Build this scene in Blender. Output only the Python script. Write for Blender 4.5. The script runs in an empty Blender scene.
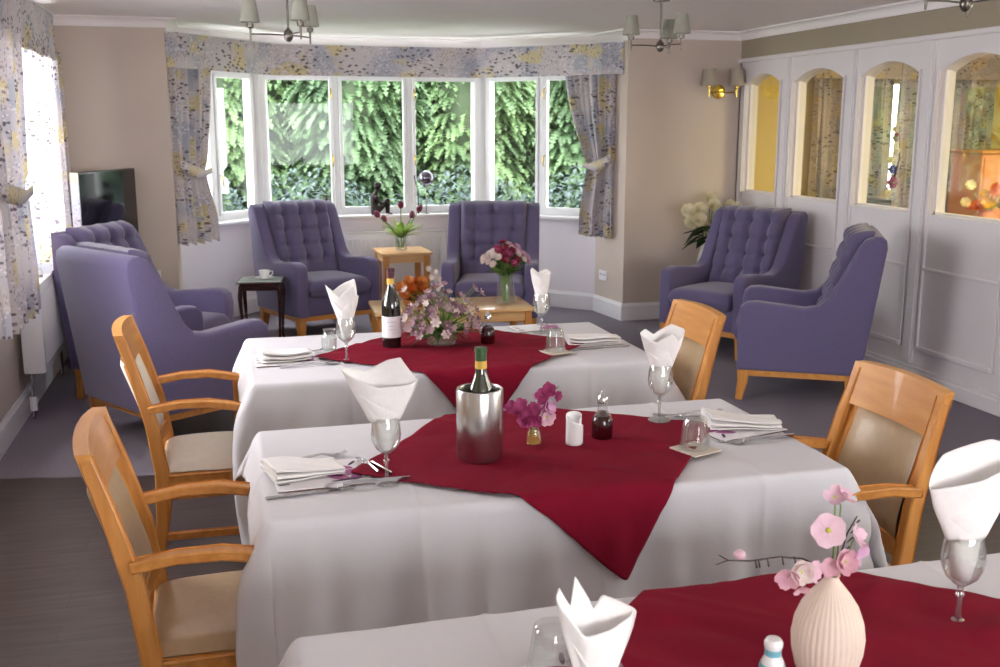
import bpy, bmesh, math, random
import numpy as np
from mathutils import Vector, Matrix, Euler
PI = math.pi
C = bpy.context.scene.collection
S = bpy.context.scene
random.seed(7)

# ------------------------------------------------------------------ camera
CH = 1.65
cam = bpy.data.cameras.new('camera'); camo = bpy.data.objects.new('camera', cam); C.objects.link(camo)
cam.sensor_width = 36; cam.lens = 37.44; cam.clip_start = .05
camo.location = (0, 0, CH)
camo.rotation_euler = (math.radians(90 - 11.31), 0, -math.radians(14.79))
cam.dof.use_dof = True; cam.dof.focus_distance = 2.9; cam.dof.aperture_fstop = 9
S.camera = camo
# ------------------------------------------------------------------ view
S.view_settings.view_transform = 'Standard'; S.view_settings.look = 'None'
S.view_settings.exposure = 0.05; S.view_settings.gamma = 1; S.view_settings.use_curve_mapping = False
S.cycles.use_denoising = True
S.cycles.max_bounces = 10; S.cycles.diffuse_bounces = 6; S.cycles.transparent_max_bounces = 24
S.cycles.caustics_reflective = False; S.cycles.caustics_refractive = False
S.cycles.sample_clamp_indirect = 6
# ------------------------------------------------------------------ sky and sun
w = bpy.data.worlds.new('overcast_sky'); S.world = w; w.use_nodes = True
bg = w.node_tree.nodes['Background']; bg.inputs[0].default_value = (.96, .965, 1, 1); bg.inputs[1].default_value = 17.0
sun = bpy.data.lights.new('sun', 'SUN'); sun.energy = 1.0; sun.angle = math.radians(6); sun.color = (1, .97, .88)
suno = bpy.data.objects.new('sun', sun); C.objects.link(suno)
suno.rotation_euler = Vector((.25, .75, -.9)).to_track_quat('-Z', 'Y').to_euler()


def area(name, loc, direction, sx, sy, power=0, color=(1, 1, 1), portal=False):
    l = bpy.data.lights.new(name, 'AREA'); l.shape = 'RECTANGLE'; l.size = sx; l.size_y = sy
    l.energy = power; l.color = color; l.cycles.is_portal = portal
    o = bpy.data.objects.new(name, l); C.objects.link(o); o.location = loc
    o.rotation_euler = Vector(direction).to_track_quat('-Z', 'Y').to_euler()
    return o


area('portal_bay', (1.36, 9.72, 1.47), (0, -1, 0), 2.1, 1.3, portal=True)
area('portal_bay_right', (2.87, 9.3, 1.47), (-.7, -.7, 0), 1.3, 1.3, portal=True)
area('portal_bay_left', (-.06, 9.35, 1.47), (.7, -.7, 0), 1.1, 1.3, portal=True)
area('portal_left', (-1.32, 6.45, 1.5), (1, 0, 0), 1.8, 1.3, portal=True)
area('portal_left_dining', (-1.32, 4.12, 1.55), (1, 0, 0), 1.25, 1.1, portal=True)
area('portal_rear', (1.5, -2.72, 1.47), (0, 1, 0), 2.4, 1.25, portal=True)
# added warm panel, no fixture seen, lighting the room beyond the glazed partition
area('next_room_fill', (6.2, 5.6, 2.38), (0, 0, -1), 1.2, 2.6, power=130, color=(1, .82, .32))


# ------------------------------------------------------------------ materials
def srgb(r, g, b):
    f = lambda c: ((c / 255 + .055) / 1.055) ** 2.4 if c / 255 > .04045 else c / 255 / 12.92
    return (f(r), f(g), f(b), 1)


MATS = {}


def M(name, col, rough=.6, metal=0, var=.06, scale=12, bump=0, bscale=60, stretch=None, sheen=0, coat=0, col2=None, detail=4, spec=None):
    if name in MATS: return MATS[name]
    m = bpy.data.materials.new(name); m.use_nodes = True; MATS[name] = m
    nt = m.node_tree; N = nt.nodes; L = nt.links; b = N['Principled BSDF']
    tc = N.new('ShaderNodeTexCoord'); mp = N.new('ShaderNodeMapping'); L.new(tc.outputs['Object'], mp.inputs[0])
    if stretch: mp.inputs['Scale'].default_value = stretch
    no = N.new('ShaderNodeTexNoise'); no.inputs['Scale'].default_value = scale; no.inputs['Detail'].default_value = detail
    L.new(mp.outputs[0], no.inputs['Vector'])
    cr = N.new('ShaderNodeValToRGB'); L.new(no.outputs['Fac'], cr.inputs[0])
    c = srgb(*col); c2 = srgb(*col2) if col2 else tuple(min(1, v * (1 + var)) for v in c[:3]) + (1,)
    c1 = c if col2 else tuple(v * (1 - var) for v in c[:3]) + (1,)
    cr.color_ramp.elements[0].position = .32; cr.color_ramp.elements[1].position = .68
    cr.color_ramp.elements[0].color = c1; cr.color_ramp.elements[1].color = c2
    L.new(cr.outputs[0], b.inputs['Base Color'])
    b.inputs['Roughness'].default_value = rough; b.inputs['Metallic'].default_value = metal
    b.inputs['Sheen Weight'].default_value = sheen; b.inputs['Coat Weight'].default_value = coat
    if spec is not None: b.inputs['Specular IOR Level'].default_value = spec
    if bump:
        n2 = N.new('ShaderNodeTexNoise'); n2.inputs['Scale'].default_value = bscale; L.new(mp.outputs[0], n2.inputs['Vector'])
        bp = N.new('ShaderNodeBump'); bp.inputs['Strength'].default_value = bump; bp.inputs['Distance'].default_value = .01
        L.new(n2.outputs['Fac'], bp.inputs['Height']); L.new(bp.outputs[0], b.inputs['Normal'])
    return m


def glass_mat(name, tint=(1, 1, 1), base=.06, edge=.55, rough=.02, body=0.0, bodycol=(.9, .9, .9)):
    """clear thin glass: transparent with a reflection growing towards grazing"""
    if name in MATS: return MATS[name]
    m = bpy.data.materials.new(name); m.use_nodes = True; MATS[name] = m
    nt = m.node_tree; N = nt.nodes; L = nt.links; out = N['Material Output']; N.remove(N['Principled BSDF'])
    tr = N.new('ShaderNodeBsdfTransparent'); tr.inputs[0].default_value = (*tint, 1)
    gl = N.new('ShaderNodeBsdfGlossy'); gl.inputs['Roughness'].default_value = rough
    lw = N.new('ShaderNodeLayerWeight'); lw.inputs['Blend'].default_value = .35
    no = N.new('ShaderNodeTexNoise'); no.inputs['Scale'].default_value = 3
    mr = N.new('ShaderNodeMapRange'); mr.inputs['To Min'].default_value = base; mr.inputs['To Max'].default_value = edge
    L.new(lw.outputs['Facing'], mr.inputs['Value'])
    mx = N.new('ShaderNodeMixShader'); L.new(mr.outputs[0], mx.inputs[0]); L.new(tr.outputs[0], mx.inputs[1]); L.new(gl.outputs[0], mx.inputs[2])
    last = mx
    if body:
        df = N.new('ShaderNodeBsdfDiffuse'); df.inputs[0].default_value = (*bodycol, 1)
        m2 = N.new('ShaderNodeMixShader'); m2.inputs[0].default_value = body
        L.new(mx.outputs[0], m2.inputs[1]); L.new(df.outputs[0], m2.inputs[2]); last = m2
    L.new(last.outputs[0], out.inputs[0])
    return m


def curtain_mat(name, trans=.15):
    m = bpy.data.materials.new(name); m.use_nodes = True; MATS[name] = m
    nt = m.node_tree; N = nt.nodes; L = nt.links; b = N['Principled BSDF']; out = N['Material Output']
    tc = N.new('ShaderNodeTexCoord')
    def noise(scale, off, sc=(1, 1, 1), detail=2):
        mp = N.new('ShaderNodeMapping'); mp.inputs['Location'].default_value = (off, off * .7, 0); mp.inputs['Scale'].default_value = sc
        L.new(tc.outputs['UV'], mp.inputs[0]); n = N.new('ShaderNodeTexNoise'); n.inputs['Scale'].default_value = scale; n.inputs['Detail'].default_value = detail
        L.new(mp.outputs[0], n.inputs['Vector']); return n.outputs['Fac']
    def ramp(f, a, c):
        r = N.new('ShaderNodeMapRange'); r.interpolation_type = 'SMOOTHSTEP'; r.inputs['From Min'].default_value = a; r.inputs['From Max'].default_value = c; L.new(f, r.inputs['Value']); return r.outputs[0]
    def mix(f, a, bb):
        x = N.new('ShaderNodeMix'); x.data_type = 'RGBA'
        if hasattr(f, 'links'): L.new(f, x.inputs[0])
        else: x.inputs[0].default_value = f
        for s, v in ((x.inputs[6], a), (x.inputs[7], bb)):
            if hasattr(v, 'links'): L.new(v, s)
            else: s.default_value = v
        return x.outputs[2]
    def mul(a, bb):
        x = N.new('ShaderNodeMath'); x.operation = 'MULTIPLY'; L.new(a, x.inputs[0])
        if hasattr(bb, 'links'): L.new(bb, x.inputs[1])
        else: x.inputs[1].default_value = bb
        return x.outputs[0]
    base = mix(ramp(noise(3.0, 1.3), .46, .62), srgb(202, 194, 196), srgb(172, 173, 184))
    c = mix(mul(ramp(noise(3.2, 7.7, (1, 1.4, 1)), .54, .62), .75), base, srgb(206, 190, 134))
    def leaves(scale, off, a, mask_scale, moff, ma, mb, stretch):
        mp = N.new('ShaderNodeMapping'); mp.inputs['Location'].default_value = (off, off, 0); mp.inputs['Rotation'].default_value = (0, 0, .5); mp.inputs['Scale'].default_value = stretch
        L.new(tc.outputs['UV'], mp.inputs[0]); v = N.new('ShaderNodeTexVoronoi'); v.inputs['Scale'].default_value = scale; L.new(mp.outputs[0], v.inputs['Vector'])
        return mul(ramp(v.outputs['Distance'], a, a * .6), ramp(noise(mask_scale, moff), ma, mb))
    c = mix(mul(leaves(20, 3, .42, 3.4, 2.2, .48, .54, (1, 1.9, 1)), .85), c, srgb(72, 60, 74))
    c = mix(mul(leaves(38, 9, .40, 3.0, 12.2, .47, .54, (1.9, 1, 1)), .6), c, srgb(120, 92, 120))
    c = mix(mul(leaves(26, 5, .40, 3, 31.2, .46, .54, (1, 1.8, 1)), .65), c, srgb(226, 222, 226))
    L.new(c, b.inputs['Base Color']); b.inputs['Roughness'].default_value = .85
    wv = N.new('ShaderNodeTexNoise'); wv.inputs['Scale'].default_value = 400; L.new(tc.outputs['UV'], wv.inputs['Vector'])
    bp = N.new('ShaderNodeBump'); bp.inputs['Strength'].default_value = .1; L.new(wv.outputs['Fac'], bp.inputs['Height']); L.new(bp.outputs[0], b.inputs['Normal'])
    tl = N.new('ShaderNodeBsdfTranslucent'); L.new(c, tl.inputs[0])
    mx = N.new('ShaderNodeMixShader'); mx.inputs[0].default_value = trans
    L.new(b.outputs[0], mx.inputs[1]); L.new(tl.outputs[0], mx.inputs[2]); L.new(mx.outputs[0], out.inputs[0])
    return m


def leaf_mat(name, a, bcol, scale=2.2, trans=.3):
    m = M(name, a, rough=.6, col2=bcol, scale=scale, detail=6)
    nt = m.node_tree; N = nt.nodes; L = nt.links; b = N['Principled BSDF']; out = N['Material Output']
    tl = N.new('ShaderNodeBsdfTranslucent'); mx = N.new('ShaderNodeMixShader'); mx.inputs[0].default_value = trans
    L.new(b.inputs['Base Color'].links[0].from_socket, tl.inputs[0])
    L.new(b.outputs[0], mx.inputs[1]); L.new(tl.outputs[0], mx.inputs[2]); L.new(mx.outputs[0], out.inputs[0])
    return m


WALL = M('wall_paint', (200, 186, 175), .9, var=.015, scale=3, bump=.03, bscale=200)
BAYPAINT = M('pale_bay_paint', (240, 235, 240), .85, var=.01, scale=3)
TAUPE = M('taupe_paint', (160, 149, 130), .9, var=.015, scale=3)
CEIL = M('ceiling_paint', (246, 240, 240), .9, var=.01, scale=2)
TRIM = M('white_gloss_paint', (234, 233, 236), .35, var=.01, scale=4)
PANELW = M('panel_paint', (228, 223, 224), .45, var=.015, scale=3)
UPVC = M('white_window_frame', (240, 240, 242), .3, var=.01)
YELLOW = M('yellow_room_paint', (226, 206, 124), .85, var=.02, scale=3)
CARPET = M('grey_purple_carpet', (108, 101, 113), .95, scale=160, bump=.5, bscale=300, col2=(132, 125, 136))
OAKFLOOR = None
PURPLE = M('lavender_wool', (98, 90, 124), .9, scale=220, var=.10, bump=.12, bscale=500, sheen=.3, spec=.2)
PURPLE2 = M('lavender_wool_tufted', (92, 84, 117), .9, scale=220, var=.10, bump=.12, bscale=500, sheen=.35)
BUTTON = M('lavender_button', (96, 86, 120), .9)
BEECH = M('beech_wood', (190, 126, 58), .35, scale=5, stretch=(8, 8, .8), col2=(208, 148, 78), detail=6, coat=.2)
BEECH_H = M('beech_wood_horizontal', (190, 126, 58), .35, scale=5, stretch=(.9, 8, 8), col2=(208, 148, 78), detail=6, coat=.2)
OAK = M('oak_table_wood', (206, 156, 98), .3, scale=5, stretch=(.9, 8, 8), col2=(222, 178, 122), detail=6, coat=.3)
MAHOG = M('dark_mahogany', (44, 20, 20), .25, scale=6, stretch=(1, 6, 6), col2=(62, 28, 26), coat=.4)
VINYL = M('beige_vinyl', (176, 150, 116), .32, scale=40, var=.04, bump=.08, bscale=180)
CREAM = M('cream_vinyl', (226, 218, 202), .35, scale=40, var=.03, bump=.08, bscale=180)
LINEN = M('white_tablecloth', (212, 211, 215), .85, scale=9, var=.015, bump=.10, bscale=30, spec=.2)
RED = M('burgundy_cloth', (122, 16, 40), .9, scale=9, var=.05, bump=.12, bscale=35, spec=.12)
NAPKIN = M('white_napkin', (240, 238, 236), .85, scale=60, var=.02, bump=.08, bscale=120)
STEEL = M('brushed_steel', (200, 198, 196), .26, 1, scale=30, var=.05, stretch=(20, 20, .3))
CHROME = M('chrome', (205, 205, 208), .12, 1, var=.02)
NICKEL = M('satin_nickel', (120, 114, 108), .35, 1, var=.03)
BRASS = M('brass', (206, 176, 84), .2, 1, var=.03)
SHADE = M('grey_green_lampshade', (148, 148, 136), .9, scale=200, var=.04)
SHADE2 = M('taupe_wall_lampshade', (170, 160, 146), .9, scale=200, var=.04)
BLACK = M('black_plastic', (18, 18, 20), .25, var=.1)
SCREEN = M('television_screen', (10, 10, 12), .06, var=.1, spec=.8)
PORC = M('white_porcelain', (240, 240, 240), .15, var=.01, coat=.4)
BRONZE = M('dark_bronze', (52, 44, 42), .4, .6, var=.2, scale=30)
RIBVASE = M('cream_ceramic', (222, 204, 188), .7, var=.03, scale=30)
GLASS = glass_mat('clear_glass', (.965, .975, .965), .05, .62, body=.03)
GLASSD = glass_mat('thick_glass', (.86, .89, .88), .10, .9, body=.05)  # grey tint stands in for the darkening that refraction gives
PANE = glass_mat('window_glass', (.97, .985, .98), .010, .22)
PANE2 = glass_mat('partition_glass', (.97, .98, .95), .05, .3)
WATER = glass_mat('water', (.93, .96, .90), .05, .4, body=.05, bodycol=(.8, .85, .7))
AMBER = glass_mat('yellow_water', (.95, .82, .35), .05, .4, body=.25, bodycol=(.8, .6, .15))
BOTTLE = M('dark_bottle_glass', (10, 14, 10), .06, var=.1, coat=.6, spec=.8)
GREENB = M('green_bottle_glass', (38, 44, 16), .06, var=.1, coat=.6, spec=.8)
LABEL = M('bottle_label', (226, 222, 226), .7, var=.01)
LABELINK = M('bottle_label_ink', (150, 146, 150), .7)
GOLD = M('bottle_gold_band', (212, 172, 74), .5, var=.05)
FOILR = M('dark_red_foil', (70, 18, 32), .4, var=.05)
FOILG = M('green_foil', (52, 84, 46), .4, var=.05)
VINEGAR = M('dark_vinegar', (50, 5, 10), .12, var=.05, spec=.6)
TEAL = M('pale_turquoise_glaze', (120, 186, 200), .3, var=.03)
GREENLEAF = leaf_mat('bouquet_leaf', (52, 84, 36), (96, 134, 58), 14)
DARKLEAF = leaf_mat('dark_leaf', (24, 44, 20), (40, 66, 30), 14)
STEM = M('green_stem', (112, 146, 66), .6)
TWIG = M('dark_twig', (62, 48, 50), .7)
PINK = leaf_mat('soft_pink_petal', (222, 178, 196), (240, 212, 224), 20)
MAUVE = leaf_mat('dusty_pink_petal', (108, 72, 88), (164, 130, 142), 22)
DUSTY = leaf_mat('pale_dusty_petal', (160, 128, 136), (198, 174, 176), 22)
ROSY = leaf_mat('rosy_petal', (206, 150, 168), (228, 186, 196), 22)
CREAMPINK = leaf_mat('cream_pink_petal', (226, 206, 204), (238, 226, 220), 22)
MAG = leaf_mat('magenta_petal', (150, 30, 90), (188, 84, 136), 30)
DEEPRED = leaf_mat('crimson_petal', (128, 24, 50), (160, 50, 80), 30)
LILAC = leaf_mat('lilac_petal', (206, 150, 190), (232, 196, 222), 30)
WHITEP = leaf_mat('cream_white_petal', (232, 224, 196), (244, 240, 222), 20)
ORANGE = leaf_mat('orange_petal', (204, 92, 36), (228, 146, 68), 18)
APRICOT = leaf_mat('apricot_petal', (222, 138, 70), (238, 178, 110), 18)
TULIP = leaf_mat('dark_tulip_petal', (104, 26, 56), (140, 50, 80), 20)
YCENTRE = M('yellow_green_centre', (196, 200, 80), .7)
PURPINK = M('mat_purple_print', (148, 62, 122), .5, scale=30, col2=(190, 120, 170))
DARKPRINT = M('mat_dark_print', (52, 40, 74), .5)
MATW = M('white_place_mat', (236, 234, 236), .35, var=.01)
MATCORK = M('cork_backing', (120, 92, 70), .9)
COASTER = M('pale_coaster', (206, 194, 180), .6, scale=60, var=.08)
PEACH = M('peach_tablecloth', (226, 164, 130), .8, var=.03)
CONIFER = leaf_mat('conifer_foliage', (46, 70, 42), (92, 118, 78), 1.9, .25)
CONIFER2 = leaf_mat('light_conifer_foliage', (56, 80, 46), (102, 128, 82), 2.1, .25)
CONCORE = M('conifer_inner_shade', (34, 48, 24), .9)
BARK = M('brown_bark', (74, 54, 40), .9, var=.2)
GREYLEAF = leaf_mat('grey_shrub_leaf', (76, 92, 90), (108, 122, 122), 3)
LAWN = M('lawn', (70, 104, 44), .95, scale=8, col2=(110, 142, 70))
CURT = curtain_mat('floral_curtain_fabric', .08)
CURT2 = curtain_mat('floral_curtain_fabric_sunlit', .5)


def wood_floor():
    m = M('dark_oak_planks', (56, 46, 44), .38, scale=3, stretch=(1.2, 14, 1), col2=(80, 68, 64), detail=8)
    nt = m.node_tree; N = nt.nodes; L = nt.links; b = N['Principled BSDF']
    src = b.inputs['Base Color'].links[0].from_socket
    tc = N.new('ShaderNodeTexCoord'); br = N.new('ShaderNodeTexBrick'); L.new(tc.outputs['Object'], br.inputs['Vector'])
    br.inputs['Scale'].default_value = 1; br.inputs['Brick Width'].default_value = 1.2; br.inputs['Row Height'].default_value = .13
    br.inputs['Mortar Size'].default_value = .003
    br.inputs['Color1'].default_value = (1, 1, 1, 1); br.inputs['Color2'].default_value = (.78, .76, .74, 1); br.inputs['Mortar'].default_value = (.65, .62, .6, 1)
    mx = N.new('ShaderNodeMix'); mx.data_type = 'RGBA'; mx.blend_type = 'MULTIPLY'; mx.inputs[0].default_value = 1
    L.new(src, mx.inputs[6]); L.new(br.outputs[0], mx.inputs[7]); L.new(mx.outputs[2], b.inputs['Base Color'])
    return m


OAKFLOOR = wood_floor()


# ------------------------------------------------------------------ mesh builder
class MB:
    def __init__(s): s.v = []; s.f = []; s.uv = None
    def add(s, vs, fs, mat=None):
        n = len(s.v)
        if mat is not None: vs = [mat @ Vector(v) for v in vs]
        s.v += [tuple(v) for v in vs]; s.f += [tuple(n + i for i in f) for f in fs]; return s
    def frombm(s, bm, mat=None):
        bm.verts.index_update()
        s.add([v.co.copy() for v in bm.verts], [[v.index for v in f.verts] for f in bm.faces], mat); bm.free(); return s
    def box(s, x0, x1, y0, y1, z0, z1, bev=0, seg=2, mat=None):
        bm = bmesh.new(); bmesh.ops.create_cube(bm, size=1)
        bmesh.ops.scale(bm, vec=(abs(x1 - x0), abs(y1 - y0), abs(z1 - z0)), verts=bm.verts)
        bmesh.ops.translate(bm, vec=((x0 + x1) / 2, (y0 + y1) / 2, (z0 + z1) / 2), verts=bm.verts)
        if bev: bmesh.ops.bevel(bm, geom=bm.edges[:], offset=bev, segments=seg, profile=.5, affect='EDGES')
        return s.frombm(bm, mat)
    def prism(s, poly, a0, a1, axis='x', bev=0, seg=3, mat=None):
        """polygon in the two other axes, extruded along axis"""
        def P(p, a):
            if axis == 'x': return (a, p[0], p[1])
            if axis == 'y': return (p[0], a, p[1])
            return (p[0], p[1], a)
        bm = bmesh.new(); A = [bm.verts.new(P(p, a0)) for p in poly]; B = [bm.verts.new(P(p, a1)) for p in poly]
        bm.faces.new(A); bm.faces.new(B[::-1]); n = len(poly)
        for i in range(n): bm.faces.new((A[i], B[i], B[(i + 1) % n], A[(i + 1) % n]))
        bmesh.ops.recalc_face_normals(bm, faces=bm.faces[:])
        if bev:
            caps = [f for f in bm.faces if len(f.verts) == n]
            es = {e for f in caps for e in f.edges}
            bmesh.ops.bevel(bm, geom=list(es), offset=bev, segments=seg, profile=.5, affect='EDGES')
        return s.frombm(bm, mat)
    def tube(s, pts, rads, n=8, mat=None, close=True):
        pts = [Vector(p) for p in pts]
        if not hasattr(rads, '__len__'): rads = [rads] * len(pts)
        vs = []; fs = []; up = None
        for i, p in enumerate(pts):
            t = (pts[min(i + 1, len(pts) - 1)] - pts[max(i - 1, 0)]).normalized()
            if up is None: up = Vector((0, 0, 1)) if abs(t.z) < .9 else Vector((1, 0, 0))
            a = t.cross(up).normalized(); b = a.cross(t).normalized(); up = b
            for k in range(n):
                th = 2 * PI * k / n; vs.append(p + (a * math.cos(th) + b * math.sin(th)) * rads[i])
        for i in range(len(pts) - 1):
            for k in range(n): fs.append((i * n + k, i * n + (k + 1) % n, (i + 1) * n + (k + 1) % n, (i + 1) * n + k))
        if close: fs.append(tuple(range(n))[::-1]); fs.append(tuple((len(pts) - 1) * n + k for k in range(n)))
        return s.add(vs, fs, mat)
    def bar(s, pts, w, h, mat=None):
        """rectangular-section bar along points; w sideways, h in depth (lists allowed)"""
        pts = [Vector(p) for p in pts]; n = len(pts)
        W = w if hasattr(w, '__len__') else [w] * n; Hh = h if hasattr(h, '__len__') else [h] * n
        vs = []; fs = []; side = None
        for i, p in enumerate(pts):
            t = (pts[min(i + 1, n - 1)] - pts[max(i - 1, 0)]).normalized()
            ref = Vector((1, 0, 0)) if abs(t.x) < .9 else Vector((0, 0, 1))
            b = t.cross(ref).normalized(); a = b.cross(t).normalized()
            cs = []
            for sx, sy in ((-1, -1), (1, -1), (1, 1), (-1, 1)):
                for q in ((sx * (W[i] / 2 - .004), sy * Hh[i] / 2), (sx * W[i] / 2, sy * (Hh[i] / 2 - .004))) if sx * sy > 0 else ((sx * W[i] / 2, sy * (Hh[i] / 2 - .004)), (sx * (W[i] / 2 - .004), sy * Hh[i] / 2)):
                    cs.append(p + a * q[0] + b * q[1])
            vs += cs
        for i in range(n - 1):
            for k in range(8): fs.append((i * 8 + k, i * 8 + (k + 1) % 8, (i + 1) * 8 + (k + 1) % 8, (i + 1) * 8 + k))
        fs.append(tuple(range(8))[::-1]); fs.append(tuple((n - 1) * 8 + k for k in range(8)))
        return s.add(vs, fs, mat)
    def lathe(s, prof, n=24, mat=None, mod=None):
        vs = []; fs = []
        for r, z in prof:
            for k in range(n):
                th = 2 * PI * k / n; rr = r * (mod(th, z) if mod else 1)
                vs.append((rr * math.cos(th), rr * math.sin(th), z))
        for i in range(len(prof) - 1):
            for k in range(n): fs.append((i * n + k, i * n + (k + 1) % n, (i + 1) * n + (k + 1) % n, (i + 1) * n + k))
        if prof[0][0] < .0015: pass
        return s.add(vs, fs, mat)
    def ball(s, c, r, n=12, mat=None, sc=(1, 1, 1)):
        prof = [(math.sin(PI * i / n) * r + (1e-5 if i in (0, n) else 0), -math.cos(PI * i / n) * r) for i in range(n + 1)]
        mm = Matrix.Translation(c) @ Matrix.Diagonal((*sc, 1))
        return s.lathe(prof, n + 4, (mat @ mm) if mat is not None else mm)
    def grid(s, nu, nv, fn, mat=None):
        vs = [fn(i / nu, j / nv) for j in range(nv + 1) for i in range(nu + 1)]
        fs = [(j * (nu + 1) + i, j * (nu + 1) + i + 1, (j + 1) * (nu + 1) + i + 1, (j + 1) * (nu + 1) + i) for j in range(nv) for i in range(nu)]
        return s.add(vs, fs, mat)
    def build(s, name, mat, parent=None, smooth=True, fix=True, solid=0, ang=35):
        me = bpy.data.meshes.new(name); me.from_pydata(s.v, [], s.f)
        if s.uv:
            ul = me.uv_layers.new(name='UVMap')
            for lp in me.loops: ul.data[lp.index].uv = s.uv[lp.vertex_index]
        if fix:
            bm = bmesh.new(); bm.from_mesh(me); bmesh.ops.recalc_face_normals(bm, faces=bm.faces[:]); bm.to_mesh(me); bm.free()
        me.materials.append(mat)
        if smooth:
            me.polygons.foreach_set('use_smooth', [True] * len(me.polygons))
            try: me.set_sharp_from_angle(angle=math.radians(ang))
            except Exception: pass
        me.update()
        o = bpy.data.objects.new(name, me); C.objects.link(o)
        if parent: o.parent = parent
        if solid:
            md = o.modifiers.new('thickness', 'SOLIDIFY'); md.thickness = solid; md.offset = -1
        return o


def tag(o, label=None, cat=None, group=None, kind=None):
    if label: o['label'] = label
    if cat: o['category'] = cat
    if group: o['group'] = group
    if kind: o['kind'] = kind
    return o


def thing(name, label, cat, loc=(0, 0, 0), rz=0, group=None):
    o = bpy.data.objects.new(name, None); C.objects.link(o); o.location = loc; o.rotation_euler = (0, 0, rz); o.empty_display_size = .1
    return tag(o, label, cat, group)


def struct(o): o['kind'] = 'structure'; return o


def dup(root, loc, rz, label, group=None):
    r = root.copy(); C.objects.link(r); r.location = loc; r.rotation_euler = (0, 0, rz); r['label'] = label
    if group: r['group'] = group
    def rec(src, dst):
        for ch in list(src.children):
            c = ch.copy(); C.objects.link(c); c.parent = dst; rec(ch, c)
    rec(root, r)
    return r


def sm(a, b, x):
    t = max(0, min(1, (x - a) / (b - a))); return t * t * (3 - 2 * t)


# ================================================================== THE ROOM
XL, XR, YB, ZC = -1.17, 4.29, 8.26, 2.42
# floor: carpet beyond, dark planks in front of the slanting join
YR = -2.6
mb = MB(); mb.add([(XL - .1, 5.2, 0), (XR + .0, 4.2, 0), (XR, YB, 0), (3.3, YB, 0), (3.3, 9.9, 0), (-.5, 9.9, 0), (-.5, YB, 0), (XL - .1, YB, 0)], [tuple(range(8))])
struct(mb.build('floor_carpet', CARPET, smooth=False))
mb = MB(); mb.add([(XL - .1, YR, 0), (XR, YR, 0), (XR, 4.2, 0), (XL - .1, 5.2, 0)], [(0, 1, 2, 3)])
struct(mb.build('floor_planks', OAKFLOOR, smooth=False))
mb = MB(); mb.box(XL - .2, 8.2, YR - .2, 10.1, ZC, ZC + .12); struct(mb.build('ceiling', CEIL, smooth=False))


def wall_with_holes(axis, pos, thick, a0, a1, holes, z0=0, z1=ZC):
    """wall along y (axis x) or x (axis y), holes = [(b0,b1,zlo,zhi)]"""
    m = MB()
    def bx(p0, p1, q0, q1):
        if p1 - p0 < 1e-4 or q1 - q0 < 1e-4: return
        if axis == 'x': m.box(min(pos, pos + thick), max(pos, pos + thick), p0, p1, q0, q1)
        else: m.box(p0, p1, min(pos, pos + thick), max(pos, pos + thick), q0, q1)
    cur = a0
    for b0, b1, l, h in sorted(holes):
        bx(cur, b0, z0, z1); bx(b0, b1, z0, l); bx(b0, b1, h, z1); cur = b1
    bx(cur, a1, z0, z1); return m


struct(wall_with_holes('x', XL, -.22, YR, YB + .2, [(5.55, 7.4, .85, 2.12), (3.5, 4.75, 1.0, 2.1)]).build('wall_left', WALL, smooth=False))
struct(wall_with_holes('y', YR, -.2, XL - .2, XR + .3, [(.3, 2.7, .85, 2.1)]).build('wall_rear', WALL, smooth=False))  # unseen rear opening, added to let fill light onto the cloth fronts
# back walls either side of the bay (thick piers)
m = MB(); m.box(XL, -.36, YB, YB + .62, 0, ZC); struct(m.build('wall_back_left', WALL, smooth=False))
m = MB(); m.prism([(3.27, YB), (XR + .15, YB), (XR + .15, YB + .55), (3.21, YB + .55)], 0, ZC, 'z'); struct(m.build('wall_back_right', WALL, smooth=False))
# bay: three straight walls below and above the glazing
BAY = [(-.36, 8.88), (.35, 9.65), (2.37, 9.65), (3.21, 8.80)]
SEG = [(BAY[i], BAY[i + 1]) for i in range(3)]
SILL = .81; HEAD = 2.12


def seg_frame(A, B):
    A = Vector((*A, 0)); B = Vector((*B, 0)); d = (B - A); Ln = d.length; d.normalize(); nrm = Vector((-d.y, d.x, 0))  # outwards
    return Matrix(((d.x, nrm.x, 0, A.x), (d.y, nrm.y, 0, A.y), (0, 0, 1, 0), (0, 0, 0, 1))), Ln


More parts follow.
